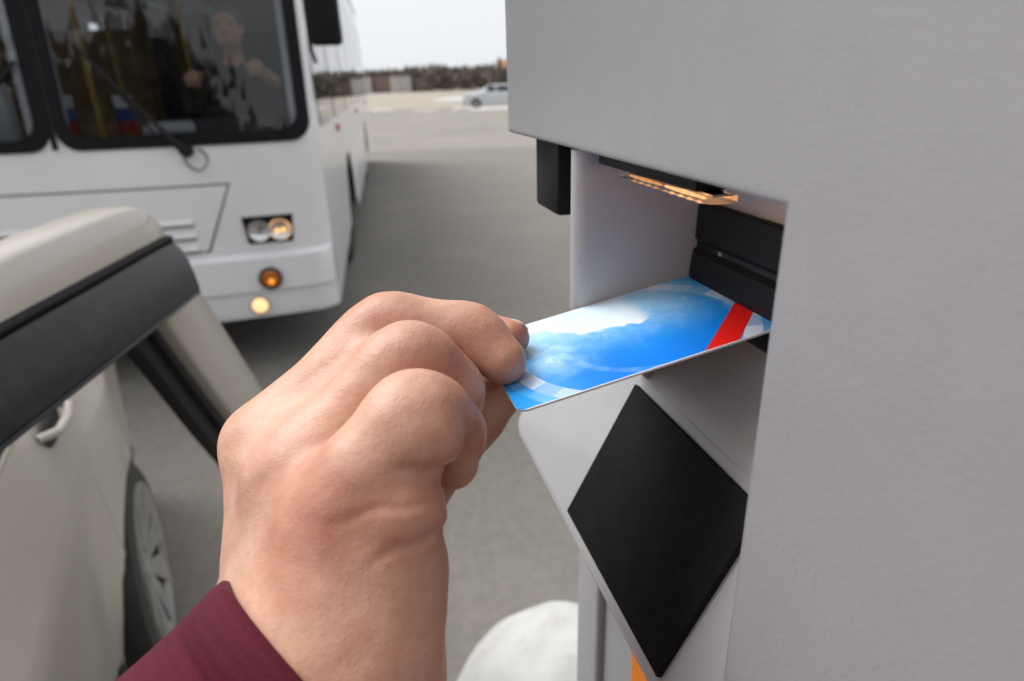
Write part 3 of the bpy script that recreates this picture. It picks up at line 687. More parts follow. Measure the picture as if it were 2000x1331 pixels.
# rear door handle: recessed cup and grip
hy, hz = 1.114-.02, .950; hx = HWC-.047
b = MB(); b.lathe([(.001,.0045),(.030,.0045),(.036,.0035),(.040,.0005)], (0,0,0), (1,0,0), 28)
for v in b.bm.verts: v.co = Vector((hx+v.co.x+.004, hy-.10+v.co.y*1.9, hz+v.co.z*.85-.002))
b.build('handle_cup', M['trim_dark'], rd)
b = MB(); b.tube([(hx-.002,hy-.185,hz+.012),(hx+.028,hy-.165,hz+.012),(hx+.034,hy-.10,hz+.010),(hx+.030,hy-.035,hz+.010),(hx-.002,hy-.015,hz+.010)], [.008,.009,.009,.009,.008], 10); b.build('handle', M['car_beige'], rd)
# cabin: seats, door card opening trim
b = MB(); b.box((-.72,-.75,.31),(.60,1.10,.36)); b.build('cabin_floor', M['trim_dark'], own, 0)
for x in (-.37, .37):
    b = MB(); b.box((x-.25,-.42,.42),(x+.25,.10,.62), .06, 3); s_ = b.build('seat', M['seat'], own)
    b = MB(); b.box((x-.25,.06,.50),(x+.25,.22,1.14), .06, 3); b.build('backrest', M['seat'], s_)
b = MB(); b.box((-.70,-.95,.60),(.70,-.66,.92), .05, 3); b.build('dashboard', M['dash'], own)

# ---- front door: plane with its own frame; t along the door from its hinge side to the rear edge
daz = R(-7.0); dd = Vector((math.sin(daz), math.cos(daz), 0)); dn = Vector((dd.y, -dd.x, 0))     # dn points to the booth
DC = Vector((-.438, .818, 0)); doff = DC.dot(dn)
winv = own.matrix_world.inverted() if False else (Matrix.Translation(co*CAR_O[0]+ca*CAR_O[1])@Matrix.Rotation(R(26), 4, 'Z')).inverted()
def dp(t_, z, o_=0.0): return tuple(winv @ (dd*t_+dn*(doff+o_)+Vector((0,0,z))))
door = MB()
outer = [(-.18,.80),(.06,1.14),(.30,1.365),(.42,1.425),(.52,1.4345),(.62,1.435),(.745,1.434),(.795,1.430),(.828,1.414),(.848,1.388),(.885,1.342),(.943,1.262),(1.03,1.150),(1.130,1.02),(1.28,.80)]
inner = [(-.07,.80),(.13,1.11),(.33,1.310),(.44,1.345),(.53,1.352),(.62,1.352),(.72,1.350),(.745,1.348),(.762,1.340),(.775,1.322),(.792,1.288),(.842,1.215),(.918,1.110),(1.006,.99),(1.145,.80)]
def frame_strip(name, A, B, o0, o1, material, parent, crown=0.0):
    b = MB(); n = len(A)
    mid = [((p[0]+q[0])/2, (p[1]+q[1])/2) for p, q in zip(A, B)]
    def lerp(p, q, s_): return (p[0]+(q[0]-p[0])*s_, p[1]+(q[1]-p[1])*s_)
    prof = [(0,o0),(0,o1-.006),(.06,o1-.001+crown*.3),(.5,o1+crown),(.94,o1-.001+crown*.3),(1,o1-.006),(1,o0)]
    rows = [[dp(*lerp(p, q, s_), o_) for p, q in zip(A, B)] for s_, o_ in prof]
    rows.append(rows[0]); v = b.grid(rows); return b.build(name, material, parent, 50)
def resample(P, n=60):
    P = np.array(P); s = np.r_[0, np.cumsum(np.linalg.norm(np.diff(P, axis=0), axis=1))]; q = np.linspace(0, s[-1], n)
    return [(float(np.interp(v, s, P[:,0])), float(np.interp(v, s, P[:,1]))) for v in q]
def corner_pairs(A, B, sub=6):
    """same-index outlines subdivided together"""
    oa, ob = [], []
    for i in range(len(A)-1):
        for k in range(sub):
            s_ = k/sub; oa.append((A[i][0]+(A[i+1][0]-A[i][0])*s_, A[i][1]+(A[i+1][1]-A[i][1])*s_)); ob.append((B[i][0]+(B[i+1][0]-B[i][0])*s_, B[i][1]+(B[i+1][1]-B[i][1])*s_))
    oa.append(A[-1]); ob.append(B[-1]); return oa, ob
def round_poly(P, it=3):
    for _ in range(it):
        Q = [P[0]]
        for p, q in zip(P[:-1], P[1:]): Q += [(.75*p[0]+.25*q[0], .75*p[1]+.25*q[1]), (.25*p[0]+.75*q[0], .25*p[1]+.75*q[1])]
        P = Q+[P[-1]]
    return P
oa, ob = round_poly(outer), round_poly(inner)
# panel below the window
b = MB()
low = [(-.16,.80,.0),(-.16,.76,.012),(-.15,.70,.016),(-.13,.45,.014),(-.11,.30,.004),(-.10,.24,-.02)]; hi_ = [(1.28,.80,.0),(1.22,.76,.012),(1.13,.70,.016),(1.00,.45,.014),(.96,.30,.004),(.95,.24,-.02)]
rows = [[dp(l_[0]+(h_[0]-l_[0])*k/12, l_[1], l_[2]) for k in range(13)] for l_, h_ in zip(low, hi_)]
rows2 = [[dp(l_[0]+(h_[0]-l_[0])*k/12, l_[1], -.055) for k in range(13)] for l_, h_ in zip(low, hi_)]
b.grid(rows); b.grid(rows2); b.grid([rows[0], rows2[0]]); b.grid([rows[-1], rows2[-1]]); b.grid([[r_[0] for r_ in rows], [r_[0] for r_ in rows2]]); b.grid([[r_[-1] for r_ in rows], [r_[-1] for r_ in rows2]])
fd = b.build('front_door', M['car_beige'], own, 40)
frame_strip('window_frame', oa, ob, -.035, .004, M['car_beige'], fd, .003)
# weatherstrip: glass channel down the rear edge and along the top
chA = ob; chB = round_poly([(-.05,.80),(.15,1.09),(.345,1.285),(.45,1.315),(.53,1.321),(.60,1.321),(.66,1.318),(.690,1.314),(.708,1.305),(.722,1.288),(.750,1.255),(.795,1.185),(.857,1.090),(.931,.985),(1.065,.80)])
frame_strip('glass_channel', chA, chB, -.030, -.012, M['black_rubber'], fd, -.002)
b = MB(); mid_ = [((p[0]*.55+q[0]*.45), (p[1]*.55+q[1]*.45)) for p, q in zip(chA, chB)]; b.tube([dp(t_, z, -.0075) for t_, z in mid_[40:]], .0045, 8); b.build('channel_seal', M['black_rubber'], fd)
# wind deflector: smoked acrylic strip standing off the frame
vt = [(.25,1.345),(.36,1.380),(.437,1.3846),(.56,1.382),(.66,1.3796),(.79,1.3774),(.835,1.3757),(.846,1.3735)]
vb = [(.18,1.285),(.29,1.322),(.362,1.3303),(.474,1.3253),(.557,1.3214),(.672,1.3165),(.80,1.3115),(.823,1.3105)]
va, vbb = round_poly(vt, 2), round_poly(vb, 2)
b = MB()
def vprof(o_, s_): return [dp(p[0]+(q[0]-p[0])*s_, p[1]+(q[1]-p[1])*s_, o_) for p, q in zip(va, vbb)]
rows = [vprof(.004,0), vprof(.008,.0), vprof(.013,.05), vprof(.019,.14), vprof(.026,.35), vprof(.032,.60), vprof(.036,.82), vprof(.037,.90), vprof(.0345,.935), vprof(.036,.95), vprof(.037,1.0), vprof(.033,1.0), vprof(.031,.90), vprof(.024,.5), vprof(.012,.12)]
v = b.grid(rows)
end = [vprof(o_, s_)[-1] for o_, s_ in ((.004,0),(.013,.05),(.026,.35),(.036,.82),(.037,1.0),(.006,1.0))]
b.poly(end)
b.build('wind_deflector', M['visor'], fd, 45)
# slim chrome-dark bead along the deflector's upper edge
b = MB(); b.tube([dp(p[0], p[1]+.004, .0065) for p in va], .0045, 8); b.build('deflector_bead', M['black_rubber'], fd)

# ---- silver saloon standing across the lot
sil = empty('parked_car', (-.62, 44.5, 0), R(-90), 'silver saloon car parked across the lot, nose to the left', 'car')
sec2, patch2, cd2 = sedan(sil, M['car_silver'])
for sgn in (1, -1):
    patch2('side_window', cd2['scr0']+.42, .02, 10, 14, .004, M['car_glass'], sil, sgn); patch2('side_window', .10, cd2['roof1']+.02, 10, 14, .004, M['car_glass'], sil, sgn)
    b = MB(); b.box((sgn*.50,-2.05,.62),(sgn*.76,-1.93,.76), .03, 2); b.build('headlight', M['clear_lens'] if False else M['chrome'], sil)
    b = MB(); b.box((sgn*.80,-.72,.98),(sgn*.98,-.60,1.10), .03, 2); b.build('side_mirror', M['car_silver'], sil)
b = MB(); rows = [[(x, y, z+.004) for x, z in [(s_*p[0], p[1]) for s_ in (-1,) for p in sec2(y)[14:]]+[(p[0], p[1]) for p in reversed(sec2(y)[14:-1])]] for y in np.linspace(cd2['scr0']+.03, cd2['roof0']-.03, 8)]; b.grid(rows); b.build('windscreen', M['car_glass'], sil, 60)
b = MB(); b.box((-.70,-2.09,.28),(.70,-2.0,.46), .03, 2); b.build('bumper', M['trim_dark'], sil)
# joints of the right hand holding the card: x, y, z, radius (metres)
HAND = {
  'I': [(-0.0641, 0.17786, 1.45642, 0.0105), (-0.03734, 0.19329, 1.47581, 0.0086), (-0.0145, 0.19186, 1.47496, 0.0073), (-0.00013, 0.18425, 1.47614, 0.0056)],
  'M': [(-0.06814, 0.15302, 1.45904, 0.0108), (-0.03774, 0.17528, 1.48462, 0.009800000000000001), (-0.01164, 0.17438, 1.48239, 0.008199999999999999), (-0.00281, 0.1674, 1.47584, 0.006900000000000001)],
  'R': [(-0.05277, 0.13422, 1.46059, 0.011800000000000001), (-0.02751, 0.15451, 1.48396, 0.010199999999999999), (-0.01478, 0.1564, 1.47268, 0.0077), (-0.02102, 0.1642, 1.45468, 0.0068)],
  'P': [(-0.03877, 0.11727, 1.46137, 0.0108), (-0.02237, 0.12842, 1.48086, 0.0105), (-0.01508, 0.13909, 1.46991, 0.0079), (-0.01706, 0.14538, 1.45616, 0.006900000000000001)],
  'T': [(-0.04797, 0.14813, 1.40979, 0.015), (-0.03345, 0.16845, 1.43325, 0.0115), (-0.01627, 0.17453, 1.45088, 0.0096), (-0.0033, 0.17828, 1.46143, 0.0076)],
  'MCI': [(-0.0641, 0.17786, 1.45642, 0.0105), (-0.05941, 0.13678, 1.41372, 0.015)],
  'MCM': [(-0.06814, 0.15302, 1.45904, 0.0108), (-0.05885, 0.1253, 1.42532, 0.0155)],
  'MCR': [(-0.05277, 0.13422, 1.46059, 0.011800000000000001), (-0.05144, 0.11301, 1.42961, 0.0165)],
  'MCP': [(-0.03877, 0.11727, 1.46137, 0.0108), (-0.04135, 0.10223, 1.43497, 0.0155)],
  'palm': [(-0.04309, 0.13988, 1.44795, 0.011), (-0.04376, 0.1229, 1.42208, 0.018)],
  'pad': [(-0.02562, 0.11565, 1.4627, 0.01), (-0.03039, 0.11495, 1.45564, 0.011)],
  'hypo': [(-0.02975, 0.11279, 1.45034, 0.014), (-0.03532, 0.10133, 1.43275, 0.018)],
  'bulb': [(-0.03302, 0.1195, 1.47085, 0.0088), (-0.01906, 0.1229, 1.47655, 0.0068)],
  'wrist': [(-0.04403, 0.10742, 1.42915, 0.0215), (-0.04562, 0.10383, 1.41233, 0.025)],
  'fore': [(-0.04562, 0.10383, 1.41233, 0.0265), (-0.14658, 0.0214, 1.36987, 0.03)],
  'sleeve': [(-0.04534, 0.10579, 1.42247, 0.032), (-0.16286, -0.00408, 1.34593, 0.029)],
}
# ================================================================== organic bodies: blended tapered limbs, meshed as one continuous surface
def cone_d(P, a, b, r1, r2):
    """distance to a round cone"""
    a = np.asarray(a, np.float32); b = np.asarray(b, np.float32); ba = b-a; l2 = float(ba@ba); rr_ = r1-r2
    if l2 < rr_*rr_+1e-12:
        return np.linalg.norm(P-a, axis=1)-max(r1, r2)
    a2 = l2-rr_*rr_; il2 = 1.0/l2; pa = P-a; y = pa@ba; z = y-l2
    q = pa*l2-ba*y[:,None]; x2 = (q*q).sum(1); y2 = y*y*l2; z2 = z*z*l2
    k = np.sign(rr_)*rr_*rr_*x2
    d = (np.sqrt(x2*a2*il2)+y*rr_)*il2-r1
    m1 = np.sign(z)*a2*z2 > k; m2 = (np.sign(y)*a2*y2 < k) & ~m1
    d[m1] = np.sqrt(x2[m1]+z2[m1])*il2-r2; d[m2] = np.sqrt(x2[m2]+y2[m2])*il2-r1
    return d
def smin(a, b, k):
    h = np.maximum(k-np.abs(a-b), 0)/k; return np.minimum(a, b)-h*h*h*k/6
def ell_d(P, c, ax, rad):
    """ax: 3x3 rows = axes"""
    q = (P-np.asarray(c, np.float32))@np.asarray(ax, np.float32).T; r_ = np.asarray(rad, np.float32)
    k0 = np.linalg.norm(q/r_, axis=1); k1 = np.linalg.norm(q/(r_*r_), axis=1)+1e-9
    return k0*(k0-1)/k1
def mesh_sdf(f, lo, hi, h):
    lo = np.array(lo, np.float32); n = np.ceil((np.array(hi)-lo)/h).astype(int)+1
    # coarse pass marks blocks near the surface
    B = 6; nb = (n+B-1)//B; n = nb*B+1
    cc = np.stack(np.meshgrid(*[np.arange(k) for k in nb], indexing='ij'), -1).reshape(-1, 3)
    cen = (lo+(cc+.5)*B*h).astype(np.float32); fc = f(cen); near = np.abs(fc) < B*h*1.15
    G = np.ones(tuple(n), np.float32)
    sg = np.where(fc < 0, -1.0, 1.0).astype(np.float32).reshape(tuple(nb))
    for k in range(3): sg = np.repeat(sg, B, axis=k)
    G[:-1,:-1,:-1] = sg
    o3 = np.stack(np.meshgrid(*[np.arange(B+1)]*3, indexing='ij'), -1).reshape(-1, 3)
    blocks = cc[near]
    for s in range(0, len(blocks), 1500):
        idx = (blocks[s:s+1500, None, :]*B+o3[None]).reshape(-1, 3)
        G[idx[:,0], idx[:,1], idx[:,2]] = f((lo+idx*h).astype(np.float32))
    known = np.zeros(tuple(nb), bool); known[blocks[:,0], blocks[:,1], blocks[:,2]] = True
    S = G < 0
    cells = np.zeros(tuple(n-1), bool)
    pos = np.zeros(tuple(n-1)+(3,), np.float32); cnt = np.zeros(tuple(n-1), np.float32)
    nx, ny, nz = n-1
    quads = []
    cid = -np.ones(tuple(n-1), np.int64)
    edges = []
    for ax in range(3):
        s0 = [slice(None)]*3; s1 = [slice(None)]*3; s0[ax] = slice(0, -1); s1[ax] = slice(1, None)
        a, b_ = G[tuple(s0)], G[tuple(s1)]; cross = (a < 0) != (b_ < 0)
        I = np.argwhere(cross); t = a[cross]/(a[cross]-b_[cross])
        P = I.astype(np.float32); P[:, ax] += t; flip = a[cross] < 0
        edges.append((ax, I, P, flip))
        o1, o2 = [(1, 2), (2, 0), (0, 1)][ax]
        for d1 in (0, -1):
            for d2 in (0, -1):
                C = I.copy(); C[:, o1] += d1; C[:, o2] += d2
                ok = ((C >= 0) & (C < n-1)).all(1); c_ = C[ok]
                np.add.at(pos, (c_[:,0], c_[:,1], c_[:,2]), P[ok]); np.add.at(cnt, (c_[:,0], c_[:,1], c_[:,2]), 1)
    act = np.argwhere(cnt > 0); cid[act[:,0], act[:,1], act[:,2]] = np.arange(len(act))
    V = lo+pos[act[:,0], act[:,1], act[:,2]]/cnt[act[:,0], act[:,1], act[:,2]][:,None]*h
    for ax, I, P, flip in edges:
        o1, o2 = [(1, 2), (2, 0), (0, 1)][ax]
        ids = []
        for d1, d2 in ((-1,-1),(0,-1),(0,0),(-1,0)):
            C = I.copy(); C[:, o1] += d1; C[:, o2] += d2; C = np.clip(C, 0, n-2); ids.append(cid[C[:,0], C[:,1], C[:,2]])
        q = np.stack(ids, 1); q[~flip] = q[~flip][:, ::-1]; q = q[(q >= 0).all(1)]; quads.append(q)
    V = V.astype(np.float32); e = np.float32(h*.4)
    for _ in range(2):                                 # pull vertices onto the surface
        d = f(V); g = np.stack([f(V+np.eye(3, dtype=np.float32)[k]*e)-f(V-np.eye(3, dtype=np.float32)[k]*e) for k in range(3)], 1)/(2*e)
        g2 = np.maximum((g*g).sum(1), .15); V = (V-g*(d/g2)[:,None]*.8).astype(np.float32)
    return V, np.concatenate(quads)
def mesh_from(name, V, Fq, material, parent=None, origin=(0,0,0)):
    me = bpy.data.meshes.new(name); o_ = np.array(origin)
    me.from_pydata((V-o_).tolist(), [], Fq.tolist()); me.polygons.foreach_set('use_smooth', [True]*len(me.polygons)); me.materials.append(material)
    o = bpy.data.objects.new(name, me); COL.objects.link(o)
    if parent: o.parent = parent
    return o
# ================================================================== the right hand and sleeve of the person paying
person = empty('person', (-.36, .42, 0), 0, 'person in a maroon sleeve reaching a right hand out to hold the card', 'person')
PO = (-.36, .42, 0)
Hd = {k: [(np.array(p[:3], np.float32), p[3]) for p in v] for k, v in HAND.items() if k != 'sleeve'}
def bend(pts):
    """rounds the knuckle bends of a finger: each inner joint becomes a short arc"""
    out = [pts[0]]
    for i in range(1, len(pts)-1):
        (a, ra), (b_, rb), (c_, rc_) = pts[i-1], pts[i], pts[i+1]
        la, lc = float(np.linalg.norm(a-b_)), float(np.linalg.norm(c_-b_)); s_ = min(.0050, .3*la, .3*lc)
        p0 = b_+(a-b_)*(s_/la); p1 = b_+(c_-b_)*(s_/lc); m_ = (p0+p1)*.25+b_*.5
        out += [(p0.astype(np.float32), rb+(ra-rb)*s_/la*.5), (m_.astype(np.float32), rb*1.02), (p1.astype(np.float32), rb+(rc_-rb)*s_/lc*.5)]
    return out+[pts[-1]]
for k_ in 'IMRT': Hd[k_+'s'] = bend(Hd[k_])
Hd['Ps'] = bend(Hd['P'])
def chain(P, key, k=.003):
    pts = Hd[key]; d = None
    for (a, ra), (b_, rb) in zip(pts[:-1], pts[1:]):
        c_ = cone_d(P, a, b_, ra, rb); d = c_ if d is None else smin(d, c_, k)
    return d
def hand_sdf(P):
    palm = chain(P, 'MCM')
    for key in ('MCI', 'MCR', 'MCP'): palm = smin(palm, chain(P, key), .018)
    palm = smin(palm, chain(P, 'palm'), .012)
    palm = smin(palm, chain(P, 'hypo'), .012)
    palm = smin(palm, chain(P, 'wrist'), .016)
    palm = smin(palm, chain(P, 'fore'), .010)
    palm = smin(palm, chain(P, 'pad'), .0045)
    # proximal halves of neighbouring fingers are joined by soft webs; further out they part
    m0, m1 = Hd['R'][0][0], Hd['R'][1][0]; ax_ = m1-m0; tt = ((P-m0)@ax_)/float(ax_@ax_)
    w_ = np.clip((1.20-tt)/.40, 0, 1); w_ = w_*w_*(3-2*w_); kw = (.0008+.0180*w_).astype(np.float32)
    F_ = smin(chain(P, 'Ms', .0035), chain(P, 'Rs', .0035), kw); F_ = smin(F_, chain(P, 'Is', .0035), kw*.5)
    out = smin(palm, F_, .0120); out = smin(out, smin(palm, chain(P, 'Ts', .0035), .012), .0009)
    g = smin(palm, chain(P, 'Ps', .0035), .0085)
    dd_ = np.linalg.norm(P-Hd['P'][2][0], axis=1)
    kb = (.0008+.0092*(1-np.exp(-(dd_/.020)**4))).astype(np.float32)
    g = smin(g, chain(P, 'bulb'), kb)
    kp = (.0007+.007*np.exp(-(np.linalg.norm(P-np.float32([HAND['P'][0][:3]]), axis=1)/.0185)**4)).astype(np.float32)
    out = smin(out, g, kp)
    # creases of the outer palm and below the curled little finger (plane normal, centre direction, half length, depth)
    C = P-np.float32([0, 0, CAM_H]); rr_ = np.linalg.norm(C, axis=1)
    for nrm, cen, hl_, dep in (((.10267,-.58141,-.80711),(-.1656,.7901,-.5902),.013,.0004),((.36568,-.55062,-.7504),(-.1444,.7629,-.6302),.010,.0007),((.09778,-.53773,-.83743),(-.1376,.8261,-.5465),.006,.0010)):
        q = C@np.float32(nrm); cd_ = C-np.float32(cen)*rr_[:,None]; al = np.linalg.norm(cd_, axis=1)
        wv = .0012*np.sin(al*300); out = out+dep*np.exp(-((q+wv)/.0011)**2)*np.exp(-(al/hl_)**4)*(rr_ < .185)
    s = P*np.float32(1)
    out = out - .00042*np.sin(s[:,0]*165+s[:,2]*90+1)*np.sin(s[:,1]*150-s[:,2]*110+2)*np.sin(s[:,2]*190+s[:,0]*60)
    out = out - .00016*np.sin(s[:,0]*310+2*np.sin(s[:,1]*180))*np.sin(s[:,1]*290+s[:,2]*120)*np.sin(s[:,2]*330+1)
    return out
allp = np.array([p for v in Hd.values() for p, r0 in v])
hv, hq = mesh_sdf(hand_sdf, allp.min(0)-.04, allp.max(0)+.04, .00095)
mt, nt, p = nodes_of('skin'); N, L = nt.nodes, nt.links
tc = N.new('ShaderNodeTexCoord')
at = N.new('ShaderNodeAttribute'); at.attribute_name = 'flush'
def tex(scale, det=4, rough=.55):
    n = N.new('ShaderNodeTexNoise'); n.inputs['Scale'].default_value = scale; n.inputs['Detail'].default_value = det; n.inputs['Roughness'].default_value = rough
    L.new(tc.outputs['Object'], n.inputs['Vector']); return n.outputs['Fac']
def mr(v, a, b_, c0, c1):
    n = N.new('ShaderNodeMapRange'); L.new(v, n.inputs[0])
    for i, q in enumerate((a, b_, c0, c1)): n.inputs[i+1].default_value = q
    return n.outputs[0]
def mx(f_, a, b_):
    n = N.new('ShaderNodeMix'); n.data_type = 'RGBA'; L.new(f_, n.inputs[0])
    for i, v in ((6, a), (7, b_)):
        if isinstance(v, tuple): n.inputs[i].default_value = v+(1,)
        else: L.new(v, n.inputs[i])
    return n.outputs[2]
c = mx(mr(tex(55, 5), .35, .65, 0, 1), (.645,.36,.25), (.715,.435,.32))
c = mx(mr(tex(420, 3), .45, .75, 0, .40), c, (.52,.27,.18))
c = mx(mr(tex(95, 5, .65), .50, .70, 0, .45), c, (.60,.26,.18))
c = mx(mr(tex(38, 4, .6), .48, .68, 0, .35), c, (.74,.50,.37))
fl = N.new('ShaderNodeMath'); fl.operation = 'MULTIPLY'; L.new(at.outputs['Fac'], fl.inputs[0]); L.new(mr(tex(130, 4), .3, .7, .55, 1.0), fl.inputs[1])
c = mx(fl.outputs[0], c, (.44,.15,.09))
L.new(c, p.inputs['Base Color']); p.inputs['Roughness'].default_value = .46; p.inputs['Specular IOR Level'].default_value = .42
p.inputs['Subsurface Weight'].default_value = .14; p.inputs['Subsurface Radius'].default_value = (1.0,.35,.18); p.inputs['Subsurface Scale'].default_value = .0035
vo = N.new('ShaderNodeTexVoronoi'); vo.inputs['Scale'].default_value = 900; vo.feature = 'DISTANCE_TO_EDGE'; L.new(tc.outputs['Object'], vo.inputs['Vector'])
b1 = N.new('ShaderNodeBump'); b1.inputs['Strength'].default_value = .30; b1.inputs['Distance'].default_value = .00025; L.new(vo.outputs['Distance'], b1.inputs['Height'])
b2 = N.new('ShaderNodeBump'); b2.inputs['Strength'].default_value = .5; b2.inputs['Distance'].default_value = .0007; L.new(tex(170, 5, .6), b2.inputs['Height']); L.new(b1.outputs[0], b2.inputs['Normal'])
f1 = N.new('ShaderNodeAttribute'); f1.attribute_name = 'fold'; f2 = N.new('ShaderNodeAttribute'); f2.attribute_name = 'foldmask'
ad = N.new('ShaderNodeMath'); ad.operation = 'MULTIPLY_ADD'; L.new(tex(240, 4, .6), ad.inputs[0]); ad.inputs[1].default_value = 14.0; L.new(f1.outputs['Fac'], ad.inputs[2])
sn = N.new('ShaderNodeMath'); sn.operation = 'SINE'; L.new(ad.outputs[0], sn.inputs[0])
ab = N.new('ShaderNodeMath'); ab.operation = 'ABSOLUTE'; L.new(sn.outputs[0], ab.inputs[0])
pw = N.new('ShaderNodeMath'); pw.operation = 'POWER'; L.new(ab.outputs[0], pw.inputs[0]); pw.inputs[1].default_value = .5
ml = N.new('ShaderNodeMath'); ml.operation = 'MULTIPLY'; L.new(pw.outputs[0], ml.inputs[0]); L.new(f2.outputs['Fac'], ml.inputs[1])
b3 = N.new('ShaderNodeBump'); b3.inputs['Strength'].default_value = .16; b3.inputs['Distance'].default_value = .0004; L.new(ml.outputs[0], b3.inputs['Height']); L.new(b2.outputs[0], b3.inputs['Normal'])
L.new(b3.outputs[0], p.inputs['Normal'])
M['skin'] = mt
hand = mesh_from('body', hv, hq, M['skin'], person, PO)
flush = np.zeros(len(hv), np.float32)
for key, i, rad, amt in (('M',1,.008,.6),('R',1,.008,.5),('P',1,.005,.3),('P',0,.012,1.0),('R',0,.010,.35),('I',3,.008,.9),('M',2,.007,.6),('M',3,.006,.5),('pad',0,.013,.5),('P',2,.008,.6)):
    c0, r0 = Hd[key][i]; d = np.linalg.norm(hv-c0, axis=1)-r0; flush = np.maximum(flush, amt*np.exp(-((np.linalg.norm(hv-c0, axis=1)/(r0+rad*.55))**4)))
for ka, kb_, t_, rad, amt in (('P',1,.45,.0085,.95),('R',1,.25,.0085,.8),('M',1,.15,.007,.7)):
    c0 = Hd[ka][kb_][0]*(1-t_)+Hd[ka][kb_+1][0]*t_; flush = np.maximum(flush, amt*np.exp(-((np.linalg.norm(hv-c0, axis=1)/(Hd[ka][kb_][1]+rad*.35))**4)))
# transverse skin folds over the knuckles: phase along the finger and a mask
phase = np.zeros(len(hv), np.float32); mask = np.zeros(len(hv), np.float32)
for key, i, wid in (('M',1,1.0),('R',1,1.0),('P',1,1.0),('M',2,.8),('I',2,.8),('P',0,.7),('R',0,.6)):
    c0, r0 = Hd[key][i]; ax_ = Hd[key][min(i+1, 3)][0]-Hd[key][max(i-1, 0)][0]; ax_ = ax_/np.linalg.norm(ax_)
    if i == 0: ax_ = (Hd[key][1][0]-Hd[key][0][0]); ax_ = ax_/np.linalg.norm(ax_)
    q = hv-c0; w_ = wid*np.exp(-((np.linalg.norm(q, axis=1)/(r0*1.25))**6)); better = w_ > mask
    s_ = q@ax_; side = q-s_[:,None]*ax_; ph_ = s_*2*np.pi/.0038+1.3*np.sin(side[:,2]*700)+.9*np.sin(side[:,0]*900+2)
    phase[better] = ph_[better]; mask = np.maximum(mask, w_)
for nm, arr in (('fold', phase), ('foldmask', mask)):
    q_ = hand.data.attributes.new(nm, 'FLOAT', 'POINT'); q_.data.foreach_set('value', arr.astype(np.float32))
a_ = hand.data.attributes.new('flush', 'FLOAT', 'POINT'); a_.data.foreach_set('value', flush)
# sleeve: wrinkled tube round the forearm with a turned hem
fa, fb = [np.array(HAND['sleeve'][i][:3]) for i in (0, 1)]
axv = (fb-fa)/np.linalg.norm(fb-fa); LEN = np.linalg.norm(fb-fa)
e1 = np.cross(axv, [0, 1, 0]); e1 /= np.linalg.norm(e1); e2 = np.cross(axv, e1)
r0s, r1s = HAND['sleeve'][0][3], HAND['sleeve'][1][3]
rows = []; tvals = []
ts = [(-.0006,-.0030),(-.0018,-.0015),(-.0020,0),(-.0012,.0012),(.0004,.0016),(.0045,.0016),(.009,.0015),(.0098,.0004),(.0106,.0013)] + [(t_, .0014) for t_ in np.linspace(.0125, LEN, 70)]
NS = 96
for t_, dr in ts:
    rad = r0s+(r1s-r0s)*max(t_, 0)/LEN+dr; row = []
    wr = 1.25*min(1, max(0, t_-.010)/.03)
    for k in range(NS):
        a = 2*math.pi*k/NS
        w = wr*(.0028*math.sin(2*a+t_*38+.6)+.0020*math.sin(3*a-t_*70+2)+.0016*math.sin(5*a+t_*105)*math.sin(t_*60+1)) + .0007*math.sin(4*a+1.0)
        q = fa+axv*t_+(e1*math.cos(a)+e2*math.sin(a))*(rad+w); row.append(tuple(q-np.array(PO))); tvals.append(t_)
    rows.append(row)
b = MB(); b.grid(rows, close=True)
mt, nt, p = nodes_of('maroon_cloth'); N, L = nt.nodes, nt.links
at = N.new('ShaderNodeAttribute'); at.attribute_name = 'along'
def mth(op, a, b_=None):
    n = N.new('ShaderNodeMath'); n.operation = op
    for i, v in enumerate((a, b_)):
        if v is None: continue
        if isinstance(v, (int, float)): n.inputs[i].default_value = v
        else: L.new(v, n.inputs[i])
    return n.outputs[0]
tc = N.new('ShaderNodeTexCoord'); nz = N.new('ShaderNodeTexNoise'); nz.inputs['Scale'].default_value = 60; nz.inputs['Detail'].default_value = 5; L.new(tc.outputs['Object'], nz.inputs['Vector'])
ph = mth('ADD', mth('MULTIPLY', at.outputs['Fac'], 2200.0), mth('MULTIPLY', nz.outputs['Fac'], 1.0))
rib = mth('SINE', ph); slub = mth('SINE', mth('ADD', mth('MULTIPLY', at.outputs['Fac'], 620.0), mth('MULTIPLY', nz.outputs['Fac'], 2.2)))
f1 = mth('MULTIPLY', mth('GREATER_THAN', slub, .86), .18)
mxn = N.new('ShaderNodeMix'); mxn.data_type = 'RGBA'; L.new(f1, mxn.inputs[0]); mxn.inputs[6].default_value = (.085,.0055,.017,1); mxn.inputs[7].default_value = (.125,.012,.028,1)
L.new(mxn.outputs[2], p.inputs['Base Color']); p.inputs['Roughness'].default_value = .8; p.inputs['Sheen Weight'].default_value = .05; p.inputs['Sheen Roughness'].default_value = .4; p.inputs['Specular IOR Level'].default_value = .2
bp = N.new('ShaderNodeBump'); bp.inputs['Strength'].default_value = .18; bp.inputs['Distance'].default_value = .0004; L.new(rib, bp.inputs['Height'])
b2 = N.new('ShaderNodeBump'); b2.inputs['Strength'].default_value = .3; b2.inputs['Distance'].default_value = .0006
n3 = N.new('ShaderNodeTexNoise'); n3.inputs['Scale'].default_value = 900; L.new(tc.outputs['Object'], n3.inputs['Vector']); L.new(n3.outputs['Fac'], b2.inputs['Height']); L.new(bp.outputs[0], b2.inputs['Normal']); L.new(b2.outputs[0], p.inputs['Normal'])
sl = b.build('sleeve', mt, person, 70)
a_ = sl.data.attributes.new('along', 'FLOAT', 'POINT'); a_.data.foreach_set('value', tvals)
so = sl.modifiers.new('cloth', 'SOLIDIFY'); so.thickness = .0011; so.offset = -1

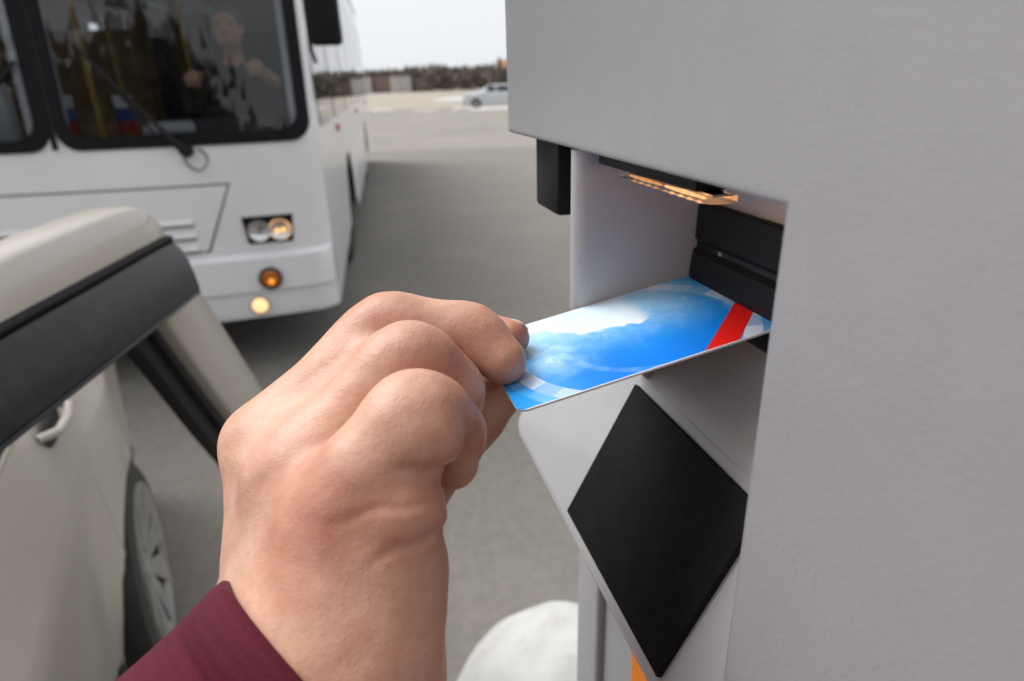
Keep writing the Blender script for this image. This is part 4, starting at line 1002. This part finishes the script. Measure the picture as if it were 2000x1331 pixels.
# nails of the index finger and thumb
def nail(tip_key, i0, i1, up, wid, length, back):
    a = Hd[tip_key][i0][0].astype(float); b_ = Hd[tip_key][i1][0].astype(float); r_ = Hd[tip_key][i1][1]
    d = (b_-a)/np.linalg.norm(b_-a); up = np.array(up, float); up = up-d*(up@d); up /= np.linalg.norm(up); s = np.cross(d, up)
    rows = []
    for i in range(9):
        x = -back+length*i/8; row = []
        for j in range(9):
            v = (j/8-.5)*2; ang = v*wid; rr_ = r_*.985
            drop = .25*r_*max(0, (x-.0005)/length)**2
            xx = x+.0008*(1-v*v)*(1 if i == 8 else 0)
            cap = math.sqrt(max(.15, 1-(max(0, xx)/(r_*1.02))**2))
            row.append(tuple(b_+d*xx+(up*math.cos(ang)+s*math.sin(ang))*rr_*cap-np.array(PO)))
        rows.append(row)
    b0 = MB(); b0.grid(rows); o = b0.build('nail', M['nail'], hand, 80); so = o.modifiers.new('t', 'SOLIDIFY'); so.thickness = .00035; so.offset = 1; return o
M['nail'] = mat('fingernail', (.70,.50,.40), .28, var=.06, vscale=200, coat=.2)
nail('I', 2, 3, (.30,.55,.75), .62, .0066, .0030)
# ================================================================== bus driver behind the right windscreen pane
drv = empty('person', in_bus(.69,1.25,.86), R(10), 'bus driver in dark jacket holding the wheel behind the windscreen', 'person')
DB = dict(head=[((0,-.10,1.09),.088),((0,-.10,1.00),.078)], jaw=[((0,-.135,1.015),.055),((0,-.145,.985),.045)], neck=[((0,-.07,.97),.055),((0,-.03,.86),.06)],
          nose=[((0,-.195,1.06),.012),((0,-.20,1.035),.017)],
          torso=[((0,.0,.80),.10),((0,.03,.45),.15)], shl=[((-.17,-.01,.80),.075),((.17,-.01,.80),.075)],
          armL=[((-.19,-.01,.80),.065),((-.27,-.15,.58),.05),((-.17,-.40,.755),.036)], armR=[((.19,-.01,.80),.065),((.33,-.14,.66),.05),((.20,-.43,.80),.036)],
          handL=[((-.17,-.40,.755),.036),((-.165,-.45,.765),.040)], handR=[((.20,-.43,.80),.036),((.20,-.47,.815),.042)],
          legL=[((-.10,.03,.44),.10),((-.14,-.36,.42),.075),((-.13,-.40,.06),.05)], legR=[((.10,.03,.44),.10),((.14,-.36,.42),.075),((.13,-.40,.06),.05)])
for s_, hx, hz in ((-1,-.165,.765),(1,.20,.815)):
    for k in range(4):
        yb_ = -.45-.02*(s_ > 0)
        DB['f%d%d' % (s_+1, k)] = [((hx-.03+.02*k, yb_-.02, hz+.01), .011), ((hx-.03+.02*k, yb_-.055, hz-.005-.004*k), .010), ((hx-.03+.02*k, yb_-.05, hz-.045), .009)]
    DB['t%d' % (s_+1)] = [((hx-s_*.035, yb_+.01, hz), .014), ((hx-s_*.055, yb_-.03, hz+.015), .011)]
def dchain(P, key, grow=0.0):
    d = None; pts = DB[key]
    for (a, ra), (b_, rb) in zip(pts[:-1], pts[1:]):
        q = cone_d(P, a, b_, ra+grow, rb+grow); d = q if d is None else smin(d, q, .03)
    return d
def body_sdf(P):
    d = dchain(P, 'head')
    for k in ('jaw', 'neck', 'torso', 'shl', 'armL', 'armR', 'legL', 'legR', 'handL', 'handR'): d = smin(d, dchain(P, k), .035)
    d = smin(d, dchain(P, 'nose'), .012)
    for k in DB:
        if k[0] in 'ft' and k[1].isdigit(): d = smin(d, dchain(P, k), .008)
    for sx_ in (-1, 1):
        d = smin(d, ell_d(P, (sx_*.085,-.085,1.05), np.eye(3), (.014,.025,.036)), .01)          # ears
        d = np.maximum(d, -ell_d(P, (sx_*.034,-.192,1.072), np.eye(3), (.017,.014,.011)))        # eye sockets
    d = np.maximum(d, -ell_d(P, (0,-.193,1.000), np.eye(3), (.026,.008,.004)))                   # mouth
    return d
dv, dq = mesh_sdf(body_sdf, (-.5,-.6,-.05), (.5,.25,1.25), .007)
mesh_from('body', dv, dq, M['skin'], drv)
def jacket_sdf(P):
    d = dchain(P, 'torso', .014)
    d = smin(d, dchain(P, 'shl', .014), .05)
    for k in ('armL', 'armR'):
        a = dchain(P, k, .013); d = smin(d, a, .03)
    d = np.maximum(d, -cone_d(P, (0,-.06,.88), (0,-.12,1.1), .07, .16))
    d = np.maximum(d, -cone_d(P, (.24,-.33,.74), (.19,-.5,.82), .075, .11)); d = np.maximum(d, -cone_d(P, (-.17,-.40,.755), (-.16,-.5,.765), .06, .09))
    return np.maximum(d, .36-P[:,2])
jv, jq = mesh_sdf(jacket_sdf, (-.5,-.6,.3), (.5,.25,1.05), .008)
mesh_from('jacket', jv, jq, mat('dark_jacket', (.012,.012,.014), .85, var=.3, vscale=20), drv)
def trouser_sdf(P): return np.maximum(smin(dchain(P, 'legL', .012), dchain(P, 'legR', .012), .04), P[:,2]-.55)
tv, tq = mesh_sdf(trouser_sdf, (-.4,-.6,-.08), (.4,.25,.65), .01); mesh_from('trousers', tv, tq, M['seat'], drv)
def hair_sdf(P):
    d = ell_d(P, (0,-.085,1.095), np.eye(3), (.098,.105,.098))
    return np.maximum(d, -ell_d(P, (0,-.21,1.045), np.eye(3), (.11,.095,.10)))
av, aq = mesh_sdf(hair_sdf, (-.15,-.25,.95), (.15,.08,1.25), .006); mesh_from('hair', av, aq, mat('grey_hair', (.22,.215,.21), .8, var=.3, vscale=60), drv)
for sx_ in (-1, 1):
    b = MB(); b.lathe([(.0005,-.011),(.008,-.008),(.011,0),(.008,.008),(.0005,.011)], (sx_*.034,-.174,1.072), (0,1,0), 12); b.build('eye', M['dash'], drv)
# ================================================================== unseen rest of the same person, added behind the viewpoint to shade the booth
PB = dict(torso=[((-.08,-.24,.95),.145),((-.085,-.19,1.12),.160),((-.085,-.17,1.27),.160),((-.08,-.16,1.37),.10)],
          shoulders=[((-.01,-.24,1.36),.08),((-.25,-.07,1.35),.085)], neck=[((-.10,-.15,1.36),.06),((-.05,-.13,1.45),.055)],
          armR=[((-.02,-.24,1.35),.066),((-.15,-.12,1.25),.056),(tuple(HAND['sleeve'][1][:3]),.044)],
          armL=[((-.25,-.05,1.34),.064),((-.36,-.10,1.10),.05),((-.30,-.26,1.00),.036)], handL=[((-.30,-.26,1.00),.033),((-.27,-.30,.985),.034)],
          legA=[((-.06,-.30,.92),.10),((-.03,-.31,.48),.07),((-.02,-.33,.06),.05)], legB=[((-.14,-.24,.92),.10),((-.13,-.22,.48),.07),((-.12,-.24,.06),.05)])
def pch(P, key, grow=0.0, k=.04):
    d = None
    for (a, ra), (b_, rb) in zip(PB[key][:-1], PB[key][1:]):
        q = cone_d(P, a, b_, ra+grow, rb+grow); d = q if d is None else smin(d, q, k)
    return d
def sweater_sdf(P):
    d = pch(P, 'torso')
    for k in ('shoulders', 'armR', 'armL'): d = smin(d, pch(P, k), .05)
    d = d+.003*np.sin(P[:,0]*60+P[:,2]*30)*np.sin(P[:,2]*55+P[:,1]*40)
    return np.maximum(d, -pch(P, 'neck', .006))
sv, sq = mesh_sdf(sweater_sdf, (-.55,-.50,.75), (.12,.20,1.55), .009)
swm = mat('maroon_knit', (.125,.0105,.028), .85, var=.15, vscale=40, bump=.4, bscale=600, bdist=.0006)
mesh_from('sweater', sv, sq, swm, person, PO)
def trs(P): return smin(pch(P, 'legA'), pch(P, 'legB'), .05)
tv, tq = mesh_sdf(trs, (-.3,-.48,0), (.12,-.05,1.08), .012); mesh_from('trousers', tv, tq, M['trim_dark'], person, PO)
HC = np.array((-.008,-.108,1.546), np.float32)
def head_sdf(P):
    Q = P-HC
    d = cone_d(Q, (0,-.01,.03), (0,-.005,-.055), .084, .075)
    d = smin(d, cone_d(Q, (0,.035,-.06), (0,.045,-.085), .048, .040), .04)
    d = smin(d, pch(P, 'neck'), .04)
    d = smin(d, cone_d(Q, (0,.082,.005), (0,.088,-.020), .010, .015), .012)
    for s_ in (-1, 1):
        d = smin(d, ell_d(Q, (s_*.084,-.01,-.01), np.eye(3), (.014,.024,.034)), .01)
        d = np.maximum(d, -ell_d(Q, (s_*.032,.086,.008), np.eye(3), (.016,.013,.010)))
    d = np.maximum(d, -ell_d(Q, (0,.086,-.058), np.eye(3), (.024,.008,.004)))
    h_ = pch(P, 'handL')
    for k in range(4): h_ = smin(h_, cone_d(P, (-.262+.004*k,-.325,1.005-.017*k), (-.235+.004*k,-.362,.995-.017*k), .011, .009), .008)
    h_ = smin(h_, cone_d(P, (-.28,-.285,1.02), (-.25,-.31,1.045), .014, .011), .01)
    return np.minimum(d, h_)
av, aq = mesh_sdf(head_sdf, (-.44,-.42,.86), (.08,.0,1.72), .007); mesh_from('head', av, aq, M['skin'], person, PO)
def hair2(P):
    Q = P-HC; d = ell_d(Q, (0,-.018,.035), np.eye(3), (.096,.104,.096)); return np.maximum(d, -ell_d(Q, (0,.11,-.02), np.eye(3), (.11,.10,.095)))
av, aq = mesh_sdf(hair2, (-.2,-.36,1.4), (.1,.0,1.72), .007); mesh_from('hair', av, aq, mat('dark_hair', (.02,.014,.01), .7, var=.3, vscale=80), person, PO)
for s_ in (-1, 1):
    b = MB(); b.lathe([(.0005,-.010),(.008,-.007),(.010,0),(.008,.007),(.0005,.010)], tuple(HC+np.array((s_*.032,.074,.008))-np.array(PO)), (0,1,0), 12); b.build('eye', M['dash'], person)
# ================================================================== plastic card: local x from slot to hand, -y from near to far edge
A_ = bu*.1438 + bn*-.1167 + Vector((0,0,CAM_H-.0653)); B_ = bu*.1438 + bn*-.0359 + Vector((0,0,CAM_H-.081))
lx = (B_-A_).normalized(); ly = -bu; lz = lx.cross(ly)
CW, CL, T = .05398, .0856, .00076
start = -.0033
b = MB(); rr = .0033; ol = []
for cx, cy, a0 in ((start+CL-rr, rr, -90), (start+CL-rr, CW-rr, 0), (start+rr, CW-rr, 90), (start+rr, rr, 180)):
    for k in range(7):
        a = R(a0+15*k); ol.append((cx+rr*math.cos(a), -(cy+rr*math.sin(a)), -T/2))
b.prism(ol, (0,0,T), bevel=.00012, seg=1)
mt, nt, p = nodes_of('printed_card'); N, L = nt.nodes, nt.links
tc = N.new('ShaderNodeTexCoord'); sx = N.new('ShaderNodeSeparateXYZ'); L.new(tc.outputs['Object'], sx.inputs[0])
def math_n(op, a, b_=None, c=None, clamp=False):
    n = N.new('ShaderNodeMath'); n.operation = op; n.use_clamp = clamp
    for i, v in enumerate((a, b_, c)):
        if v is None: continue
        if isinstance(v, (int, float)): n.inputs[i].default_value = v
        else: L.new(v, n.inputs[i])
    return n.outputs[0]
def ramp(v, a, b_): 
    n = N.new('ShaderNodeMapRange'); n.interpolation_type = 'SMOOTHSTEP'; L.new(v, n.inputs[0]); n.inputs[1].default_value = a; n.inputs[2].default_value = b_; return n.outputs[0]
def mixc(f, a, b_):
    n = N.new('ShaderNodeMix'); n.data_type = 'RGBA'
    if isinstance(f, (int, float)): n.inputs[0].default_value = f
    else: L.new(f, n.inputs[0])
    for i, v in ((6, a), (7, b_)):
        if isinstance(v, tuple): n.inputs[i].default_value = v+(1,)
        else: L.new(v, n.inputs[i])
    return n.outputs[2]
X, Y0, Z = sx.outputs; Y = math_n('MULTIPLY', Y0, -1.0)
def noise(scale, detail=4, dist=0.0, off=0.0):
    n = N.new('ShaderNodeTexNoise'); n.inputs['Scale'].default_value = scale; n.inputs['Detail'].default_value = detail; n.inputs['Distortion'].default_value = dist
    if off:
        mp = N.new('ShaderNodeMapping'); mp.inputs['Location'].default_value = (off, off, 0); L.new(tc.outputs['Object'], mp.inputs[0]); L.new(mp.outputs[0], n.inputs['Vector'])
    else: L.new(tc.outputs['Object'], n.inputs['Vector'])
    return n.outputs['Fac']
n1 = noise(75, 9, .8); n2 = noise(190, 8, .5, 1.3)
# blues: deep along the near edge, cyan to the far and left ends
c = mixc(ramp(math_n('ADD', Y, math_n('MULTIPLY', math_n('SUBTRACT', n1, .5), .02)), .004, .046), (.0,.20,.80), (.015,.40,.88))
c = mixc(math_n('MULTIPLY', ramp(X, .050, .080), .55), c, (.02,.40,.80))
c = mixc(math_n('MULTIPLY', ramp(X, .012, .0), .75), c, (.02,.33,.66))
# white cloud along the far edge, ragged lower border
yy = math_n('ADD', Y, math_n('MULTIPLY', math_n('SUBTRACT', n1, .5), .016))
low = math_n('ADD', .0305, math_n('MULTIPLY', ramp(X, .046, .066), .014))
cl = math_n('MULTIPLY', ramp(math_n('SUBTRACT', yy, low), 0, .0022), math_n('MULTIPLY', ramp(X, .0265, .0335), 1.0))
c = mixc(cl, c, (.86,.90,.95))
haze1 = math_n('MULTIPLY', ramp(math_n('ADD', Y, math_n('MULTIPLY', n2, .02)), .022, .060), .62)
c = mixc(math_n('MULTIPLY', haze1, ramp(X, .006, .022)), c, (.55,.80,.96))
haze2 = math_n('MULTIPLY', ramp(math_n('SUBTRACT', 1.0, math_n('ABSOLUTE', math_n('DIVIDE', math_n('SUBTRACT', X, .064), .013))), 0, 1), math_n('MULTIPLY', ramp(n1, .38, .66), .6))
c = mixc(math_n('MULTIPLY', haze2, ramp(Y, .006, .02)), c, (.60,.84,.97))
streak = math_n('MULTIPLY', ramp(noise(420, 6, 1.5, 2.7), .56, .72), math_n('MULTIPLY', ramp(Y, .016, .034), .32))
c = mixc(streak, c, (.75,.90,.98))
# faceted translucent rings at both ends
def ring(cx, cy, r0, r1, col, amt, dash, lim):
    global c
    dx = math_n('SUBTRACT', X, cx); dy = math_n('SUBTRACT', Y, cy)
    rad = math_n('SQRT', math_n('ADD', math_n('MULTIPLY', dx, dx), math_n('MULTIPLY', dy, dy)))
    ang = math_n('ARCTAN2', dy, dx)
    band = math_n('MULTIPLY', math_n('GREATER_THAN', rad, r0), math_n('LESS_THAN', rad, r1))
    st = math_n('FRACT', math_n('MULTIPLY', math_n('FLOOR', math_n('MULTIPLY', ang, dash)), .618))
    c = mixc(math_n('MULTIPLY', band, math_n('MULTIPLY', math_n('ADD', .25, math_n('MULTIPLY', st, .75)), amt)), c, col)
ring(.040, .024, .0335, .0385, (.80,.90,.97), .80, 5.0, 0)
ring(.040, .024, .0385, .0420, (.25,.62,.93), .55, 7.0, 0)
ring(.034, .026, .0260, .0285, (.45,.75,.95), .22, 9.0, 0)
# red band across the slot end
t0 = math_n('SUBTRACT', X, math_n('ADD', .0278, math_n('MULTIPLY', Y, -1.03)))
t1 = math_n('SUBTRACT', X, math_n('ADD', .0173, math_n('MULTIPLY', Y, -1.00)))
red = math_n('MULTIPLY', math_n('LESS_THAN', t0, 0), math_n('GREATER_THAN', t1, 0))
c = mixc(red, c, (.75,.013,.010))
# tiny print mark
dx = math_n('SUBTRACT', X, .0662); dy = math_n('SUBTRACT', Y, .0230)
spot = math_n('MULTIPLY', math_n('LESS_THAN', math_n('ADD', math_n('MULTIPLY', dx, dx), math_n('MULTIPLY', math_n('MULTIPLY', dy, dy), .3)), 1.6e-6), math_n('GREATER_THAN', noise(2600, 2), .54))
c = mixc(math_n('MULTIPLY', spot, .8), c, (.9,.95,1.0))
# white edge and border of the plastic core
edge_m = math_n('MAXIMUM', math_n('LESS_THAN', Y, .00035), math_n('MAXIMUM', math_n('GREATER_THAN', Y, CW-.00035), math_n('LESS_THAN', Z, T/2-.0001)))
c = mixc(edge_m, c, (.80,.82,.86))
L.new(c, p.inputs['Base Color']); p.inputs['Roughness'].default_value = .30; p.inputs['Coat Weight'].default_value = .15
card = b.build('plastic_card', mt, smooth=30)
card.matrix_world = Matrix(((lx.x,ly.x,lz.x,A_.x),(lx.y,ly.y,lz.y,A_.y),(lx.z,ly.z,lz.z,A_.z),(0,0,0,1)))
tag(card, 'blue cloud-printed plastic card with a red stripe, held at the card reader', 'card')
